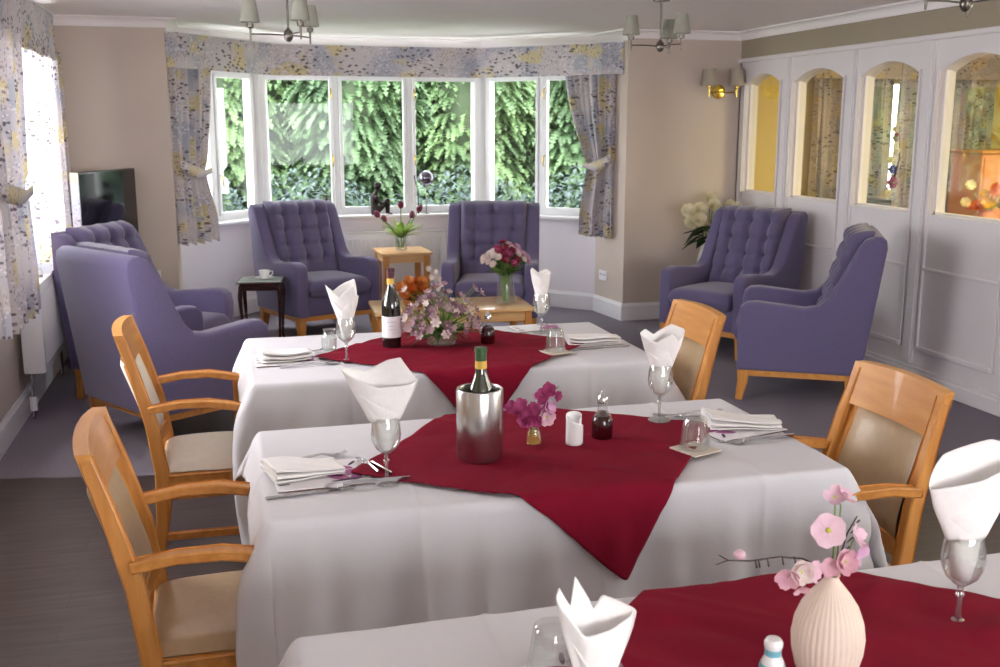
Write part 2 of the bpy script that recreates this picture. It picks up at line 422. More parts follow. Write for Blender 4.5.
for i, (A, B) in enumerate(SEG):
    mt, Ln = seg_frame(A, B)
    m = MB(); e = .05
    m.box(-e, Ln + e, 0, .25, 0, SILL, mat=mt); m.box(-e, Ln + e, 0, .25, HEAD, ZC, mat=mt)
    struct(m.build('wall_bay_' + ['left', 'centre', 'right'][i], BAYPAINT, smooth=False))
    # window board
    m = MB(); m.box(-.02, Ln + .02, -.07, .08, SILL, SILL + .03, bev=.006, mat=mt)
    struct(m.build('window_sill', TRIM, smooth=True)).name = 'trim_%d' % (i + 1)
    # window unit
    wo = bpy.data.objects.new('window_%d' % (i + 1), None); C.objects.link(wo); struct(wo)
    z0, z1 = SILL + .03, HEAD; yo = .08
    n = [2, 3, 2][i]; p = .055
    m = MB(); m.box(-.02, Ln + .02, yo, yo + .07, z0, z0 + .045, mat=mt); m.box(-.02, Ln + .02, yo, yo + .07, z1 - .05, z1, mat=mt)
    xs = [Ln * k / n for k in range(n + 1)]
    for k, x in enumerate(xs):
        ww = .045 if 0 < k < n else .06
        m.box(x - ww / 2 - (.0 if 0 < k < n else .02), x + ww / 2 + (.0 if 0 < k < n else .02), yo - .01, yo + .07, z0, z1, bev=.004, seg=1, mat=mt)
    m.build('window_frame', UPVC, wo)
    for k in range(n):
        a, b = xs[k] + .028, xs[k + 1] - .028
        opening = (i, k) in ((0, 0), (1, 1), (2, 1), (1, 0), (2, 0), (1, 2), (0, 1))
        m = MB(); t = .03; y0, y1 = yo - .02, yo + .03
        m.box(a, a + t, y0, y1, z0 + .04, z1 - .04, bev=.004, seg=1, mat=mt); m.box(b - t, b, y0, y1, z0 + .04, z1 - .04, bev=.004, seg=1, mat=mt)
        m.box(a + t, b - t, y0, y1, z0 + .04, z0 + .04 + t, mat=mt); m.box(a + t, b - t, y0, y1, z1 - .04 - t, z1 - .04, mat=mt)
        sash = m.build('sash', UPVC, wo)
        m = MB(); m.box(a + t - .005, b - t + .005, yo + .005, yo + .011, z0 + .06, z1 - .06, mat=mt); m.build('pane', PANE, sash)
        if (i, k) in ((1, 0), (1, 2), (2, 1), (0, 1)):
            hx = b - t / 2 if (i, k) == (1, 0) else a + t / 2
            for hz in ((1.35, 1.95) if i else (1.2,)):
                m = MB(); m.tube([(hx, yo - .02, hz + .03), (hx, yo - .05, hz + .02), (hx, yo - .055, hz - .03), (hx + .005, yo - .05, hz - .07)], [.006, .007, .006, .004], mat=mt)
                m.build('window_handle', BRASS, sash)
# corner posts of the bay
for k, (x, y) in enumerate(BAY[1:3]):
    m = MB(); m.tube([(x, y + .115, SILL), (x, y + .115, HEAD)], .075, n=10)
    struct(m.build('trim_%d' % (4 + k), UPVC))
# skirtings
def skirt(name, A, B):
    mt, Ln = seg_frame(A, B); m = MB()
    m.prism([(-.018, 0), (.0, 0), (.0, .15), (-.006, .15), (-.012, .135), (-.018, .125)], -.012, Ln + .012, 'x', mat=mt)
    # second, thin bead
    return struct(m.build(name, TRIM, smooth=False))


skirt('baseboard_bay_left', *SEG[0]); skirt('baseboard_bay_centre', *SEG[1]); skirt('baseboard_bay_right', *SEG[2])
skirt('baseboard_back_right', (3.27, YB), (4.17, YB)); skirt('baseboard_pier_right', (3.21, 8.80), (3.27, YB)); skirt('baseboard_back_left', (XL, YB), (-.36, YB))
skirt('baseboard_left', (XL, YR), (XL, YB)); skirt('baseboard_pier_left', (-.36, YB), (-.36, 8.88))


# cornice: coved profile, mitred along the plan of the room
PLAN = [(XL, YR), (XL, YB), (-.36, YB), BAY[0], BAY[1], BAY[2], BAY[3], (3.27, YB), (XR, YB), (XR, YR)]


def cornice_run(sizes):
    d = [(Vector(PLAN[i + 1]) - Vector(PLAN[i])).normalized() for i in range(len(PLAN) - 1)]
    def k(i):   # mitre factor at the joint before segment i
        if i == 0 or i == len(d): return 0
        a, b = d[i - 1], d[i]; turn = math.atan2(a.y * b.x - a.x * b.y, a.dot(b)); return -math.tan(turn / 2)
    for i, size in enumerate(sizes):
        mt, Ln = seg_frame(PLAN[i], PLAN[i + 1]); hh = size
        prof = [(0, ZC - hh), (-.012, ZC - hh), (-.016, ZC - hh + .012)] + [(-.016 - (size - .03) * (1 - math.cos(t)), ZC - hh + .012 + (hh - .026) * math.sin(t)) for t in [PI / 2 * q / 6 for q in range(1, 7)]] + [(-size, ZC - .012), (-size, ZC), (0, ZC)]
        n = len(prof); k0, k1 = k(i), k(i + 1); m = MB()
        vs = [(k0 * p[0], p[0], p[1]) for p in prof] + [(Ln - k1 * p[0], p[0], p[1]) for p in prof]
        m.add(vs, [(q, (q + 1) % n, n + (q + 1) % n, n + q) for q in range(n)] + [tuple(range(n)), tuple(range(2 * n - 1, n - 1, -1))], mt)
        struct(m.build('trim_%d' % (10 + i), CEIL, ang=25))


cornice_run([.07, .07, .085, .085, .085, .085, .085, .07, .07])

# left window unit (behind the curtains) and its board
wo = struct(bpy.data.objects.new('window_4', None)); C.objects.link(wo)
m = MB()
for y in (5.55, 6.15, 6.8, 7.36): m.box(XL - .14, XL - .07, y, y + .045, .87, 2.12, bev=.004, seg=1)
m.box(XL - .14, XL - .07, 5.55, 7.4, .87, .92); m.box(XL - .14, XL - .07, 5.55, 7.4, 2.07, 2.12); m.build('window_frame', UPVC, wo)
for y in (5.59, 6.19, 6.84):
    m = MB(); m.box(XL - .11, XL - .105, y, y + .56, .92, 2.07); m.build('pane', PANE, wo)
m = MB(); m.box(XL - .15, XL + .05, 5.5, 7.45, .85, .875, bev=.005); struct(m.build('trim_19', TRIM))

# ---- right wall: white panelled partition with arched lights
TH = .11
stiles = [8.22, 7.48, 6.60, 5.76, 4.90, 4.04, 3.18, 2.32, 1.46, .6]
m = MB(); m.box(XR, XR + TH, YR, YB, 2.2, ZC); struct(m.build('wall_right_frieze', TAUPE, smooth=False))
m = MB(); m.box(XR, XR + TH, YR, .6, 0, 2.2)
m2 = MB()
for k in range(len(stiles) - 1):
    y1, y0 = stiles[k], stiles[k + 1]          # y1 far, y0 near
    if k == 0: y1 = 8.24
    a, b = y0 + .10, y1 - .10
    m.box(XR, XR + TH, y0, a, 0, 2.2); m.box(XR, XR + TH, b, y1, 0, 2.2)
    m.box(XR, XR + TH, a, b, 0, 1.1)
    sh, ap = 1.975, 2.065; n = 14               # arched head with small shoulders
    pts = []
    sx = .05
    for q in range(n + 1):
        t = -1 + 2 * q / n; y = (a + b) / 2 + t * ((b - a) / 2 - .0)
        pts.append((y, sh + (ap - sh) * max(0, math.cos(t * PI / 2)) ** .85))
    for q in range(n):
        (ya, za), (yb, zb) = pts[q], pts[q + 1]
        vs = [(XR, ya, za), (XR, yb, zb), (XR, yb, 2.2), (XR, ya, 2.2), (XR + TH, ya, za), (XR + TH, yb, zb), (XR + TH, yb, 2.2), (XR + TH, ya, 2.2)]
        m.add(vs, [(0, 1, 2, 3), (4, 7, 6, 5), (0, 4, 5, 1), (3, 2, 6, 7)])
    # applied pilaster mouldings either side of each stile
    for yy in (y0 + .045, y0 - .045):
        m2.box(XR - .012, XR, yy - .007, yy + .007, .13, 2.16)
    m2.box(XR - .022, XR, y0 - .036, y0 + .036, .13, 2.17, bev=.004, seg=1)
    # dado bead, lower bead, panel edge mouldings
    m2.box(XR - .016, XR, a - .01, b + .01, .745, .765, bev=.004, seg=1)
    m2.box(XR - .02, XR, a - .01, b + .01, .225, .255, bev=.004, seg=1)
    m2.box(XR - .014, XR, a - .022, a - .006, .225, 2.0); m2.box(XR - .014, XR, b + .006, b + .022, .225, 2.0)
    m2.box(XR - .012, XR, a, b, 1.085, 1.1)
    wo = struct(bpy.data.objects.new('window_%d' % (k + 5), None)); C.objects.link(wo)
    g = MB(); g.box(XR + .05, XR + .056, a - .0, b + .0, 1.1, 2.07); g.build('pane', PANE2, wo)
    g = MB()
    for y in (a, b - .015): g.box(XR + .03, XR + .075, y, y + .015, 1.1, 1.99)
    g.box(XR + .03, XR + .075, a, b, 1.1, 1.115); g.build('glazing_bead', PANELW, wo)
struct(m.build('wall_right', PANELW, smooth=False))
m2.box(XR - .03, XR, YR, YB, 2.165, 2.2, bev=.006, seg=1)
m2.box(XR - .02, XR, YR, YB, .0, .115, bev=.004, seg=1); m2.box(XR - .028, XR, YR, YB, .0, .09, bev=.004, seg=1)
struct(m2.build('trim_20', PANELW))

# ---- the yellow room beyond
m = MB(); m.box(XR + TH, 8.2, 2.2, 9.2, -.02, 0); struct(m.build('floor_next_room', CARPET, smooth=False))
m = wall_with_holes('y', 9.2, .15, XR, 8.2, [(6.2, 6.62, .95, 2.05)]); struct(m.build('wall_next_room_back', YELLOW, smooth=False))
m = wall_with_holes('x', 8.0, .15, 2.2, 9.2, [(3.0, 4.6, .9, 2.05)]); struct(m.build('wall_next_room_right', YELLOW, smooth=False))
m = MB(); m.box(XR, 8.2, 2.05, 2.2, 0, ZC); struct(m.build('wall_next_room_front', YELLOW, smooth=False))
m = MB(); m.box(XR + .0, XR + TH, YB - .0, 9.3, 0, ZC); struct(m.build('wall_next_room_left', YELLOW, smooth=False))
area('portal_next_room', (8.2, 3.8, 1.48), (-1, 0, 0), 1.5, 1.1, portal=True)


# ================================================================== CURTAINS AND PELMETS
def curtain(name, A, B, z0, z1, tie, keep, label, seed, mat=CURT, folds=7, depth=.035, group=None, tielabel=None, narrow=.62, bottom=.8):
    """A = outer top end, B = inner top end; tied back towards A at height tie"""
    A = Vector((*A, 0)); B = Vector((*B, 0)); d = B - A; W = d.length; d.normalize(); nn = Vector((-d.y, d.x, 0))
    rnd = random.Random(seed); ph = [rnd.uniform(0, 6) for _ in range(4)]
    def width(z):
        if tie is None: return 1
        if z > tie: return 1 + (narrow - 1) * (1 - ((z - tie) / (z1 - tie))) ** 1.5
        return narrow + (bottom - narrow) * sm(0, 1, (tie - z) / (tie - z0) * 1.3)
    root = thing(name, label, 'curtain', (0, 0, 0), group=group)
    m = MB(); nu, nv = 120, 44; uv = []
    for j in range(nv + 1):
        z = z1 + (z0 - z1) * j / nv
        for i in range(nu + 1):
            u = i / nu; wd = width(z); dd = depth * (.55 + .45 / max(wd, .3) * .6) * (.6 if tie and abs(z - tie) < .05 else 1)
            th = u * folds * 2 * PI + ph[0] + .5 * math.sin(2 * z + ph[1])
            off = dd * math.sin(th) + dd * .35 * math.sin(2.3 * th + ph[2] + z)
            p = A + d * (u * W * wd + .006 * math.sin(th * 1.3 + z * 3)) + nn * off
            zz = z + (.012 * math.sin(th) if j == nv else 0) + (.05 * (1 - u) * 0)
            m.v.append((p.x, p.y, zz)); uv.append((u * W * 1.9 + seed, z))
    for j in range(nv):
        for i in range(nu): a = j * (nu + 1) + i; m.f.append((a, a + 1, a + nu + 2, a + nu + 1))
    m.uv = uv
    m.build('curtain_drop', mat, root, fix=False)
    if tie is not None:
        t = MB(); wd = width(tie) * W; uvs = []
        n = 24
        for i in range(n + 1):
            u = i / n; zc = tie + .06 * (1 - u) ** 1.5 - .03 * math.sin(u * PI)
            off = -(.05 + .02 * math.sin(u * PI)) * keep
            for dz in (-.045, .045):
                p = A + d * (u * (wd + .03) - .015) + nn * off; t.v.append((p.x, p.y, zc + dz * (.5 + .5 * math.sin(PI * min(1, u * 1.2 + .1))))); uvs.append((u * .6 + 2, dz))
        for i in range(n): t.f.append((2 * i, 2 * i + 2, 2 * i + 3, 2 * i + 1))
        t.uv = uvs
        t.build('tieback', CURT, root, fix=False, solid=.006)
    return root


curtain('curtain', (-.335, 8.36), (-.05, 8.78), .74, 2.12, 1.30, 1, 'patterned curtain tied back at the left side of the bay window', 3, folds=5, narrow=.72, bottom=1.0, depth=.03)
curtain('curtain', (3.215, 8.42), (2.93, 8.86), .70, 2.12, 1.32, -1, 'patterned curtain tied back at the right side of the bay window', 11, folds=6, narrow=.5, bottom=.62, depth=.035)
curtain('curtain', (-1.03, 5.1), (-1.02, 6.12), .68, 2.12, 1.32, 1, 'patterned curtain hanging nearest the camera at the left wall window', 21, folds=7, depth=.045, narrow=.86, bottom=.95)
curtain('curtain', (-1.03, 7.62), (-1.03, 6.3), .80, 2.12, None, 1, 'bright sunlit patterned curtain at the far side of the left wall window', 31, mat=CURT2, folds=8, depth=.04)


def pelmet(label, pts, z0, z1, t=.02, seed=0):
    root = thing('pelmet', label, 'pelmet')
    m = MB(); uv = []; L = 0; n = 0
    for k, p in enumerate(pts):
        if k: L += (Vector(p) - Vector(pts[k - 1])).length
        for z in (z0, z1): m.v.append((p[0], p[1], z)); uv.append((L + seed, z * 1.0))
    for k in range(len(pts) - 1): m.f.append((2 * k, 2 * k + 2, 2 * k + 3, 2 * k + 1))
    m.uv = uv; m.build('pelmet_fabric', CURT, root, fix=False, smooth=False, solid=t)
    m = MB()
    for k in range(len(pts) - 1):
        mt, Ln = seg_frame(pts[k], pts[k + 1]); m.box(0, Ln, -.012, .012, z1, z1 + .008, mat=mt)
    m.build('pelmet_top_strip', TRIM, root)
    return root


pelmet('long floral pelmet running around the bay window', [(-.355, 8.27), (-.225, 8.36), (.475, 9.28), (2.245, 9.33), (3.03, 8.58), (3.10, 8.42), (3.255, 8.32)], 2.07, 2.325, seed=1.3)
pelmet('short floral pelmet above the left wall window', [(XL + .01, 4.6), (-1.0, 4.6), (-1.0, 7.42), (XL + .01, 7.5)], 2.06, 2.34, seed=6.1)


# ================================================================== RADIATORS, SOCKETS, TV
def radiator(label, A, B, z0, z1, th=.09):
    root = thing('radiator', label, 'radiator'); mt, Ln = seg_frame(A, B)
    m = MB(); m.box(0, Ln, -th, -.03, z0, z1, bev=.012, mat=mt); m.build('radiator_panel', TRIM, root)
    m = MB(); k = int(Ln / .045)
    for i in range(1, k): m.box(i * Ln / k - .012, i * Ln / k + .012, -th - .006, -th, z0 + .05, z1 - .05, bev=.004, seg=1, mat=mt)
    m.build('convector_ridges', TRIM, root)
    m = MB(); m.box(-.005, Ln + .005, -th - .004, -.026, z1 - .002, z1 + .012, bev=.004, seg=1, mat=mt); m.build('top_grille', TRIM, root)
    for q in (.96, .04):
        m = MB(); m.tube([(Ln * q, -.06, 0), (Ln * q, -.06, z0 + .02)], .009, mat=mt); m.build('pipe', CHROME, root)
    m = MB(); m.tube([(Ln * .04, -.06, .05), (Ln * .04, -.06, .13)], .02, mat=mt); m.build('valve', TRIM, root)
    return root


radiator('white panel radiator low on the left wall beneath the patterned curtain', (XL, 6.2), (XL, 7.4), .27, .77, .15)
radiator('white radiator beneath the middle of the bay window', (1.0, 9.65), (2.0, 9.65), .15, .68)
s = thing('wall_socket', 'white double socket on the pier right of the bay window', 'socket')
m = MB(); mt, Ln = seg_frame((3.2225, 8.70), (3.24, 8.56)); m.box(0, .146, -.012, .0, .30, .386, bev=.003, seg=1, mat=mt); m.build('face_plate', TRIM, s)
for q in (.02, .085):
    m = MB(); m.box(q, q + .04, -.014, -.011, .345, .36, mat=mt); m.build('switch', M('grey_switch', (190, 190, 195)), s)
s = thing('plug_adapter', 'small white plug on the back wall behind the left armchairs', 'plug')
m = MB(); m.box(-.59, -.52, 8.20, 8.26, .47, .55, bev=.012, seg=2); m.build('plug_body', TRIM, s)
m = MB(); m.box(-.62, -.49, 8.248, 8.26, .45, .57, bev=.003, seg=1); m.build('face_plate', TRIM, s)

A, B = Vector((-.94, 7.4, 0)), Vector((-.64, 8.16, 0))
mt, Ln = seg_frame((A.x, A.y), (B.x, B.y))
tv = thing('television', 'black flat television standing in the left corner', 'television')
m = MB(); m.box(0, Ln, -.02, .035, .80, 1.345, bev=.006, mat=mt); m.build('casing', BLACK, tv)
m = MB(); m.box(.012, Ln - .012, -.023, -.0195, .82, 1.333, mat=mt); m.build('screen', SCREEN, tv)
m = MB(); m.box(Ln / 2 - .05, Ln / 2 + .05, 0, .03, .62, .81, mat=mt); m.box(Ln / 2 - .2, Ln / 2 + .2, -.1, .12, .60, .62, bev=.005, mat=mt); m.build('stand', BLACK, tv)
m = MB(); m.box(-.004, .006, -.022, .037, .80, 1.345, mat=mt); m.build('side_trim', CHROME, tv)
cb = thing('television_cabinet', 'low dark cabinet under the television in the left corner', 'cabinet')
m = MB(); m.box(.1, Ln - .1, -.12, .14, 0.04, .60, bev=.006, mat=mt); m.build('cabinet_body', MAHOG, cb)
m = MB(); m.box(.12, Ln - .12, -.1, .12, 0, .04, mat=mt); m.build('plinth', MAHOG, cb)


# ================================================================== ARMCHAIRS  (front faces -Y)
def make_armchair(label, loc, rz):
    r = thing('wing_armchair', label, 'armchair', loc, rz, 'lavender wing armchairs')
    W = .375
    side = [(-.40, .19), (-.405, .52), (-.395, .575), (-.36, .605), (-.30, .612), (-.02, .585), (.06, .60), (.11, .645), (.16, .74), (.265, .955), (.30, 1.0), (.35, 1.018), (.405, 1.0), (.415, .96), (.36, .55), (.31, .19)]
    for sgn, nm in ((-1, 'arm'), (1, 'arm')):
        a0, a1 = (-W, -W + .105) if sgn < 0 else (W - .105, W)
        m = MB(); m.prism(side, a0, a1, 'x', bev=.022, seg=3); m.build('side_panel', PURPLE, r, ang=50)
    m = MB(); m.prism([(.17, .19), (.316, .19), (.366, .55), (.420, .955), (.412, 1.0), (.38, 1.022), (.345, 1.02), (.31, .96), (.24, .55)], -W + .004, W - .004, 'x', bev=.012); m.build('back_panel', PURPLE, r, ang=50)
    # tufted inner back
    m = MB(); x0 = -W + .108; x1 = -x0; nx, nz = 48, 44; zl, zh = .44, 1.045
    cols = [-.155, 0, .155]; rows = [.58, .70, .82, .94]
    def front(u, v):
        x = x0 + (x1 - x0) * u; z = zl + (zh - zl) * v
        y = .085 + (z - zl) * .30
        d = 0
        for c in cols: d += .030 * math.exp(-((x - c) / .024) ** 2) * sm(.46, .56, z)
        for q in rows: d += .015 * math.exp(-((z - q) / .018) ** 2)
        for c in cols:
            for q in rows: d += .016 * math.exp(-(((x - c) ** 2 + (z - q) ** 2) / .0006))
        edge = min(u, 1 - u) * (x1 - x0); top = (1 - v) * (zh - zl)
        y += .05 * (1 - min(1, edge / .035)) ** 2 + .07 * (1 - min(1, top / .045)) ** 2
        return (x, y - .045 + d, z + 0)
    m.grid(nx, nz, front)
    def back(u, v):
        x = x0 + (x1 - x0) * u; z = zl + (zh - zl) * v; return (x, .085 + (z - zl) * .30 + .085, z - .01 * v)
    m.grid(nx, nz, back)
    nb = (nx + 1) * (nz + 1)
    for i in range(nx):
        m.f.append((i, i + 1, nb + i + 1, nb + i)); q = nz * (nx + 1); m.f.append((q + i, q + i + 1, nb + q + i + 1, nb + q + i))
    for j in range(nz):
        for e in (0, nx): a = j * (nx + 1) + e; b = a + nx + 1; m.f.append((a, b, nb + b, nb + a))
    bk = m.build('backrest_cushion', PURPLE2, r, ang=60)
    for c in cols:
        for q in rows[1:]:
            z = q; b = MB(); b.ball((c, .085 + (z - zl) * .30 - .012, z), .009, 6, sc=(1, .5, 1)); b.build('button', BUTTON, bk)
    # seat
    m = MB(); nx, ny = 20, 20
    def top(u, v, s=1):
        a, b = 2 * u - 1, 2 * v - 1; x = a * .268; y = -.145 + b * .285
        e = (1 - abs(a) ** 14) ** .5 * (1 - abs(b) ** 18) ** .5
        return (x, y, .400 + s * (.068 * e + .018 * (1 - a * a) * (1 - b * b) * (s > 0)))
    ez = lambda t: .5 - .5 * math.cos(PI * t)
    m.grid(nx, ny, lambda u, v: top(ez(u), ez(v), 1)); m.grid(nx, ny, lambda u, v: top(ez(u), ez(v), -1))
    m.build('seat_cushion', PURPLE, r, ang=70)
    m = MB(); m.box(-W + .09, W - .09, -.385, .22, .19, .355, bev=.01); m.build('front_panel', PURPLE, r)
    m = MB(); m.box(-W + .02, W - .02, -.385, -.35, .155, .192); m.box(-W + .02, W - .02, .255, .29, .155, .192)
    for sx in (-1, 1): m.box(min(sx * (W - .055), sx * (W - .02)), max(sx * (W - .055), sx * (W - .02)), -.36, .28, .155, .192)
    m.build('base_rail', BEECH_H, r)
    for sx in (-1, 1):
        for y, s in ((-.362, -1), (.265, 1)):
            m = MB(); m.bar([(sx * (W - .045), y, .19), (sx * (W - .045), y + s * 0.0, .12), (sx * (W - .040), y + s * .02, 0)], [.07, .062, .042], [.07, .062, .042]); m.build('leg', BEECH, r)
    return r


def face(fx, fy): return math.atan2(fx, -fy)    # rotation so that local -Y looks along (fx,fy)


arm = make_armchair('lavender wing armchair at the right seen side on, nearest the white partition panels', (3.50, 5.72, 0), face(-.866, .5))
dup(arm, (3.67, 7.06, 0), face(-.87, -.49), 'lavender tufted armchair in the far right corner before the white roses')
dup(arm, (.69, 8.52, 0), face(.40, -.92), 'lavender armchair left of the bay window beside the dark cup table')
dup(arm, (2.06, 8.05, 0), face(-.30, -.95), 'lavender armchair right of the oak side table, behind the pink flower vase')
dup(arm, (-.33, 5.85, 0), face(.83, .55), 'lavender armchair seen from behind, nearest of the two at the left wall')
dup(arm, (-.50, 6.82, 0), face(.87, -.48), 'lavender armchair by the television, farther of the two at the left wall')


# ================================================================== DINING CHAIRS (front faces -Y)
def make_dining(label, loc, rz, pad, grp='beech dining chairs'):
    r = thing('dining_chair', label, 'chair', loc, rz, grp)
    W = .215
    TP = .022        # how much each post draws in towards the top
    KY = lambda y: .14 + (y - .225) * (.66 if y < .225 else 1.05)
    # rear legs that become the back posts
    for s in (-1, 1):
        m = MB(); m.bar([(s * W, .185, 0), (s * W, .15, .25), (s * W, .14, .44), (s * (W - .004), .165, .62), (s * (W - .014), .212, .80), (s * (W - TP), .25, .925)], [.036] * 6, [.036, .042, .048, .044, .036, .03]); m.build('rear_leg', BEECH, r)
        m = MB(); m.bar([(s * .218, -.150, 0), (s * .218, -.145, .30), (s * .221, -.135, .655)], [.032, .036, .034], [.032, .038, .036]); m.build('front_leg', BEECH, r)
        m = MB(); m.bar([(s * (W + .008), .17, .675), (s * .228, .07, .69), (s * .230, -.03, .69), (s * .230, -.10, .677), (s * .226, -.162, .662)], [.038, .044, .05, .05, .04], [.028, .026, .026, .026, .024]); m.build('armrest', BEECH_H, r)
        m = MB(); m.bar([(s * .218, -.14, .20), (s * W, .15, .20)], [.02, .02], [.03, .03]); m.build('stretcher', BEECH_H, r)
    def rail(zc, h, yb, cur, t=.024, wtop=W - .012, steps=10, arch=0.0):
        m = MB(); vs = []; fs = []
        for i in range(steps + 1):
            a = -1 + 2 * i / steps; x = a * wtop; y = yb + cur * (1 - a * a)
            for dy, dz in ((-t / 2, -h / 2), (t / 2, -h / 2), (t / 2 + .036 * (h > .06), h / 2), (-t / 2 + .036 * (h > .06), h / 2)):
                vs.append((x, y + dy, zc + dz + (arch * (1 - a * a) if dz > 0 else 0)))
        for i in range(steps):
            for k in range(4): fs.append((i * 4 + k, i * 4 + (k + 1) % 4, (i + 1) * 4 + (k + 1) % 4, (i + 1) * 4 + k))
        fs += [(0, 1, 2, 3), tuple(steps * 4 + k for k in (3, 2, 1, 0))]
        m.add(vs, fs); return m
    rail(.878, .125, .219, .018, .033, wtop=W - TP + .015, arch=.008).build('top_rail', BEECH_H, r, ang=40)
    rail(.495, .05, .148, .02, .024).build('lower_rail', BEECH_H, r, ang=40)
    # inner back frame stiles + pad
    for s in (-1, 1):
        m = MB(); m.bar([(s * (W - .032), .162, .50), (s * (W - .038), .185, .66), (s * (W - .048), .238, .83)], .030, .022); m.build('back_stile', BEECH, r)
    m = MB()
    def padf(sign):
        def fn(u, v):
            a = 2 * u - 1; z = .515 + .31 * v; x = a * (W - .048 - .014 * v)
            y = .155 + (.02 + .01 * v) * (1 - a * a) + .01 * v + .085 * max(0, v - .15) ** 1.2
            e = max(0, (1 - abs(a) ** 8)) ** .5 * max(0, (1 - abs(2 * v - 1) ** 8)) ** .5
            return (x, y + sign * (.006 + .013 * e), z)
        return fn
    m.grid(14, 14, padf(-1)); m.grid(14, 14, padf(1)); m.build('backrest_pad', pad, r, ang=60)
    m = MB(); m.box(-.226, .226, -.16, -.13, .365, .435, bev=.006, seg=1); m.box(-W, W, .125, .15, .375, .435, bev=.004, seg=1)
    for s in (-1, 1): m.bar([(s * .214, -.14, .40), (s * W, .14, .40)], .026, .065)
    m.build('seat_frame', BEECH_H, r)
    m = MB()
    def seat(sign):
        def fn(u, v):
            a, b = 2 * u - 1, 2 * v - 1; x = a * (.213 - .012 * v); y = -.012 + b * .155
            e = max(0, (1 - abs(a) ** 7)) ** .5 * max(0, (1 - abs(b) ** 7)) ** .5
            return (x, y, .435 + (sign > 0) * (.03 * e + .016 * (1 - a * a) * (1 - b * b)) - (sign < 0) * .004)
        return fn
    m.grid(18, 18, seat(1)); m.grid(18, 18, seat(-1)); m.build('seat_pad', pad, r, ang=60)
    return r


make_dining('beech armchair with cream seat at the left end of the middle table', (-.12, 3.93, 0), face(1, .0), CREAM)
d2 = make_dining('beech dining armchair in the left foreground with tan seat', (-.078, 2.56, 0), face(1, .02), VINYL)
r1 = dup(d2, (1.55, 3.74, 0), face(-1, .0), 'armless beech dining chair at the far right, behind the napkin in the right wine glass')
for ch in list(r1.children):
    if ch.name.startswith('armrest'): bpy.data.objects.remove(ch)
    elif ch.name.startswith('front_leg'): ch.scale = (1, 1, .65)
dup(d2, (1.615, 2.53, 0), face(-1, -.0), 'beech dining chair at the right end of the nearer table, tan back pad')


# ================================================================== TABLES AND DRAPED CLOTHS
def edge_lines(n, size, marks, folds=()):
    """n equal steps, with close lines on either side of every table edge and ironed fold so that both are crisp"""
    g = [i / n for i in range(n + 1)]
    for e, near in [(e, (-.013, -.005, .0055, .014)) for e in marks] + [(f * size, (-.008, 0, .008)) for f in folds]:
        g = [t for t in g if abs(t - e / size) > .019 / size or t in (0, 1)] + [(e + q) / size for q in near]
    return np.array(sorted(g))


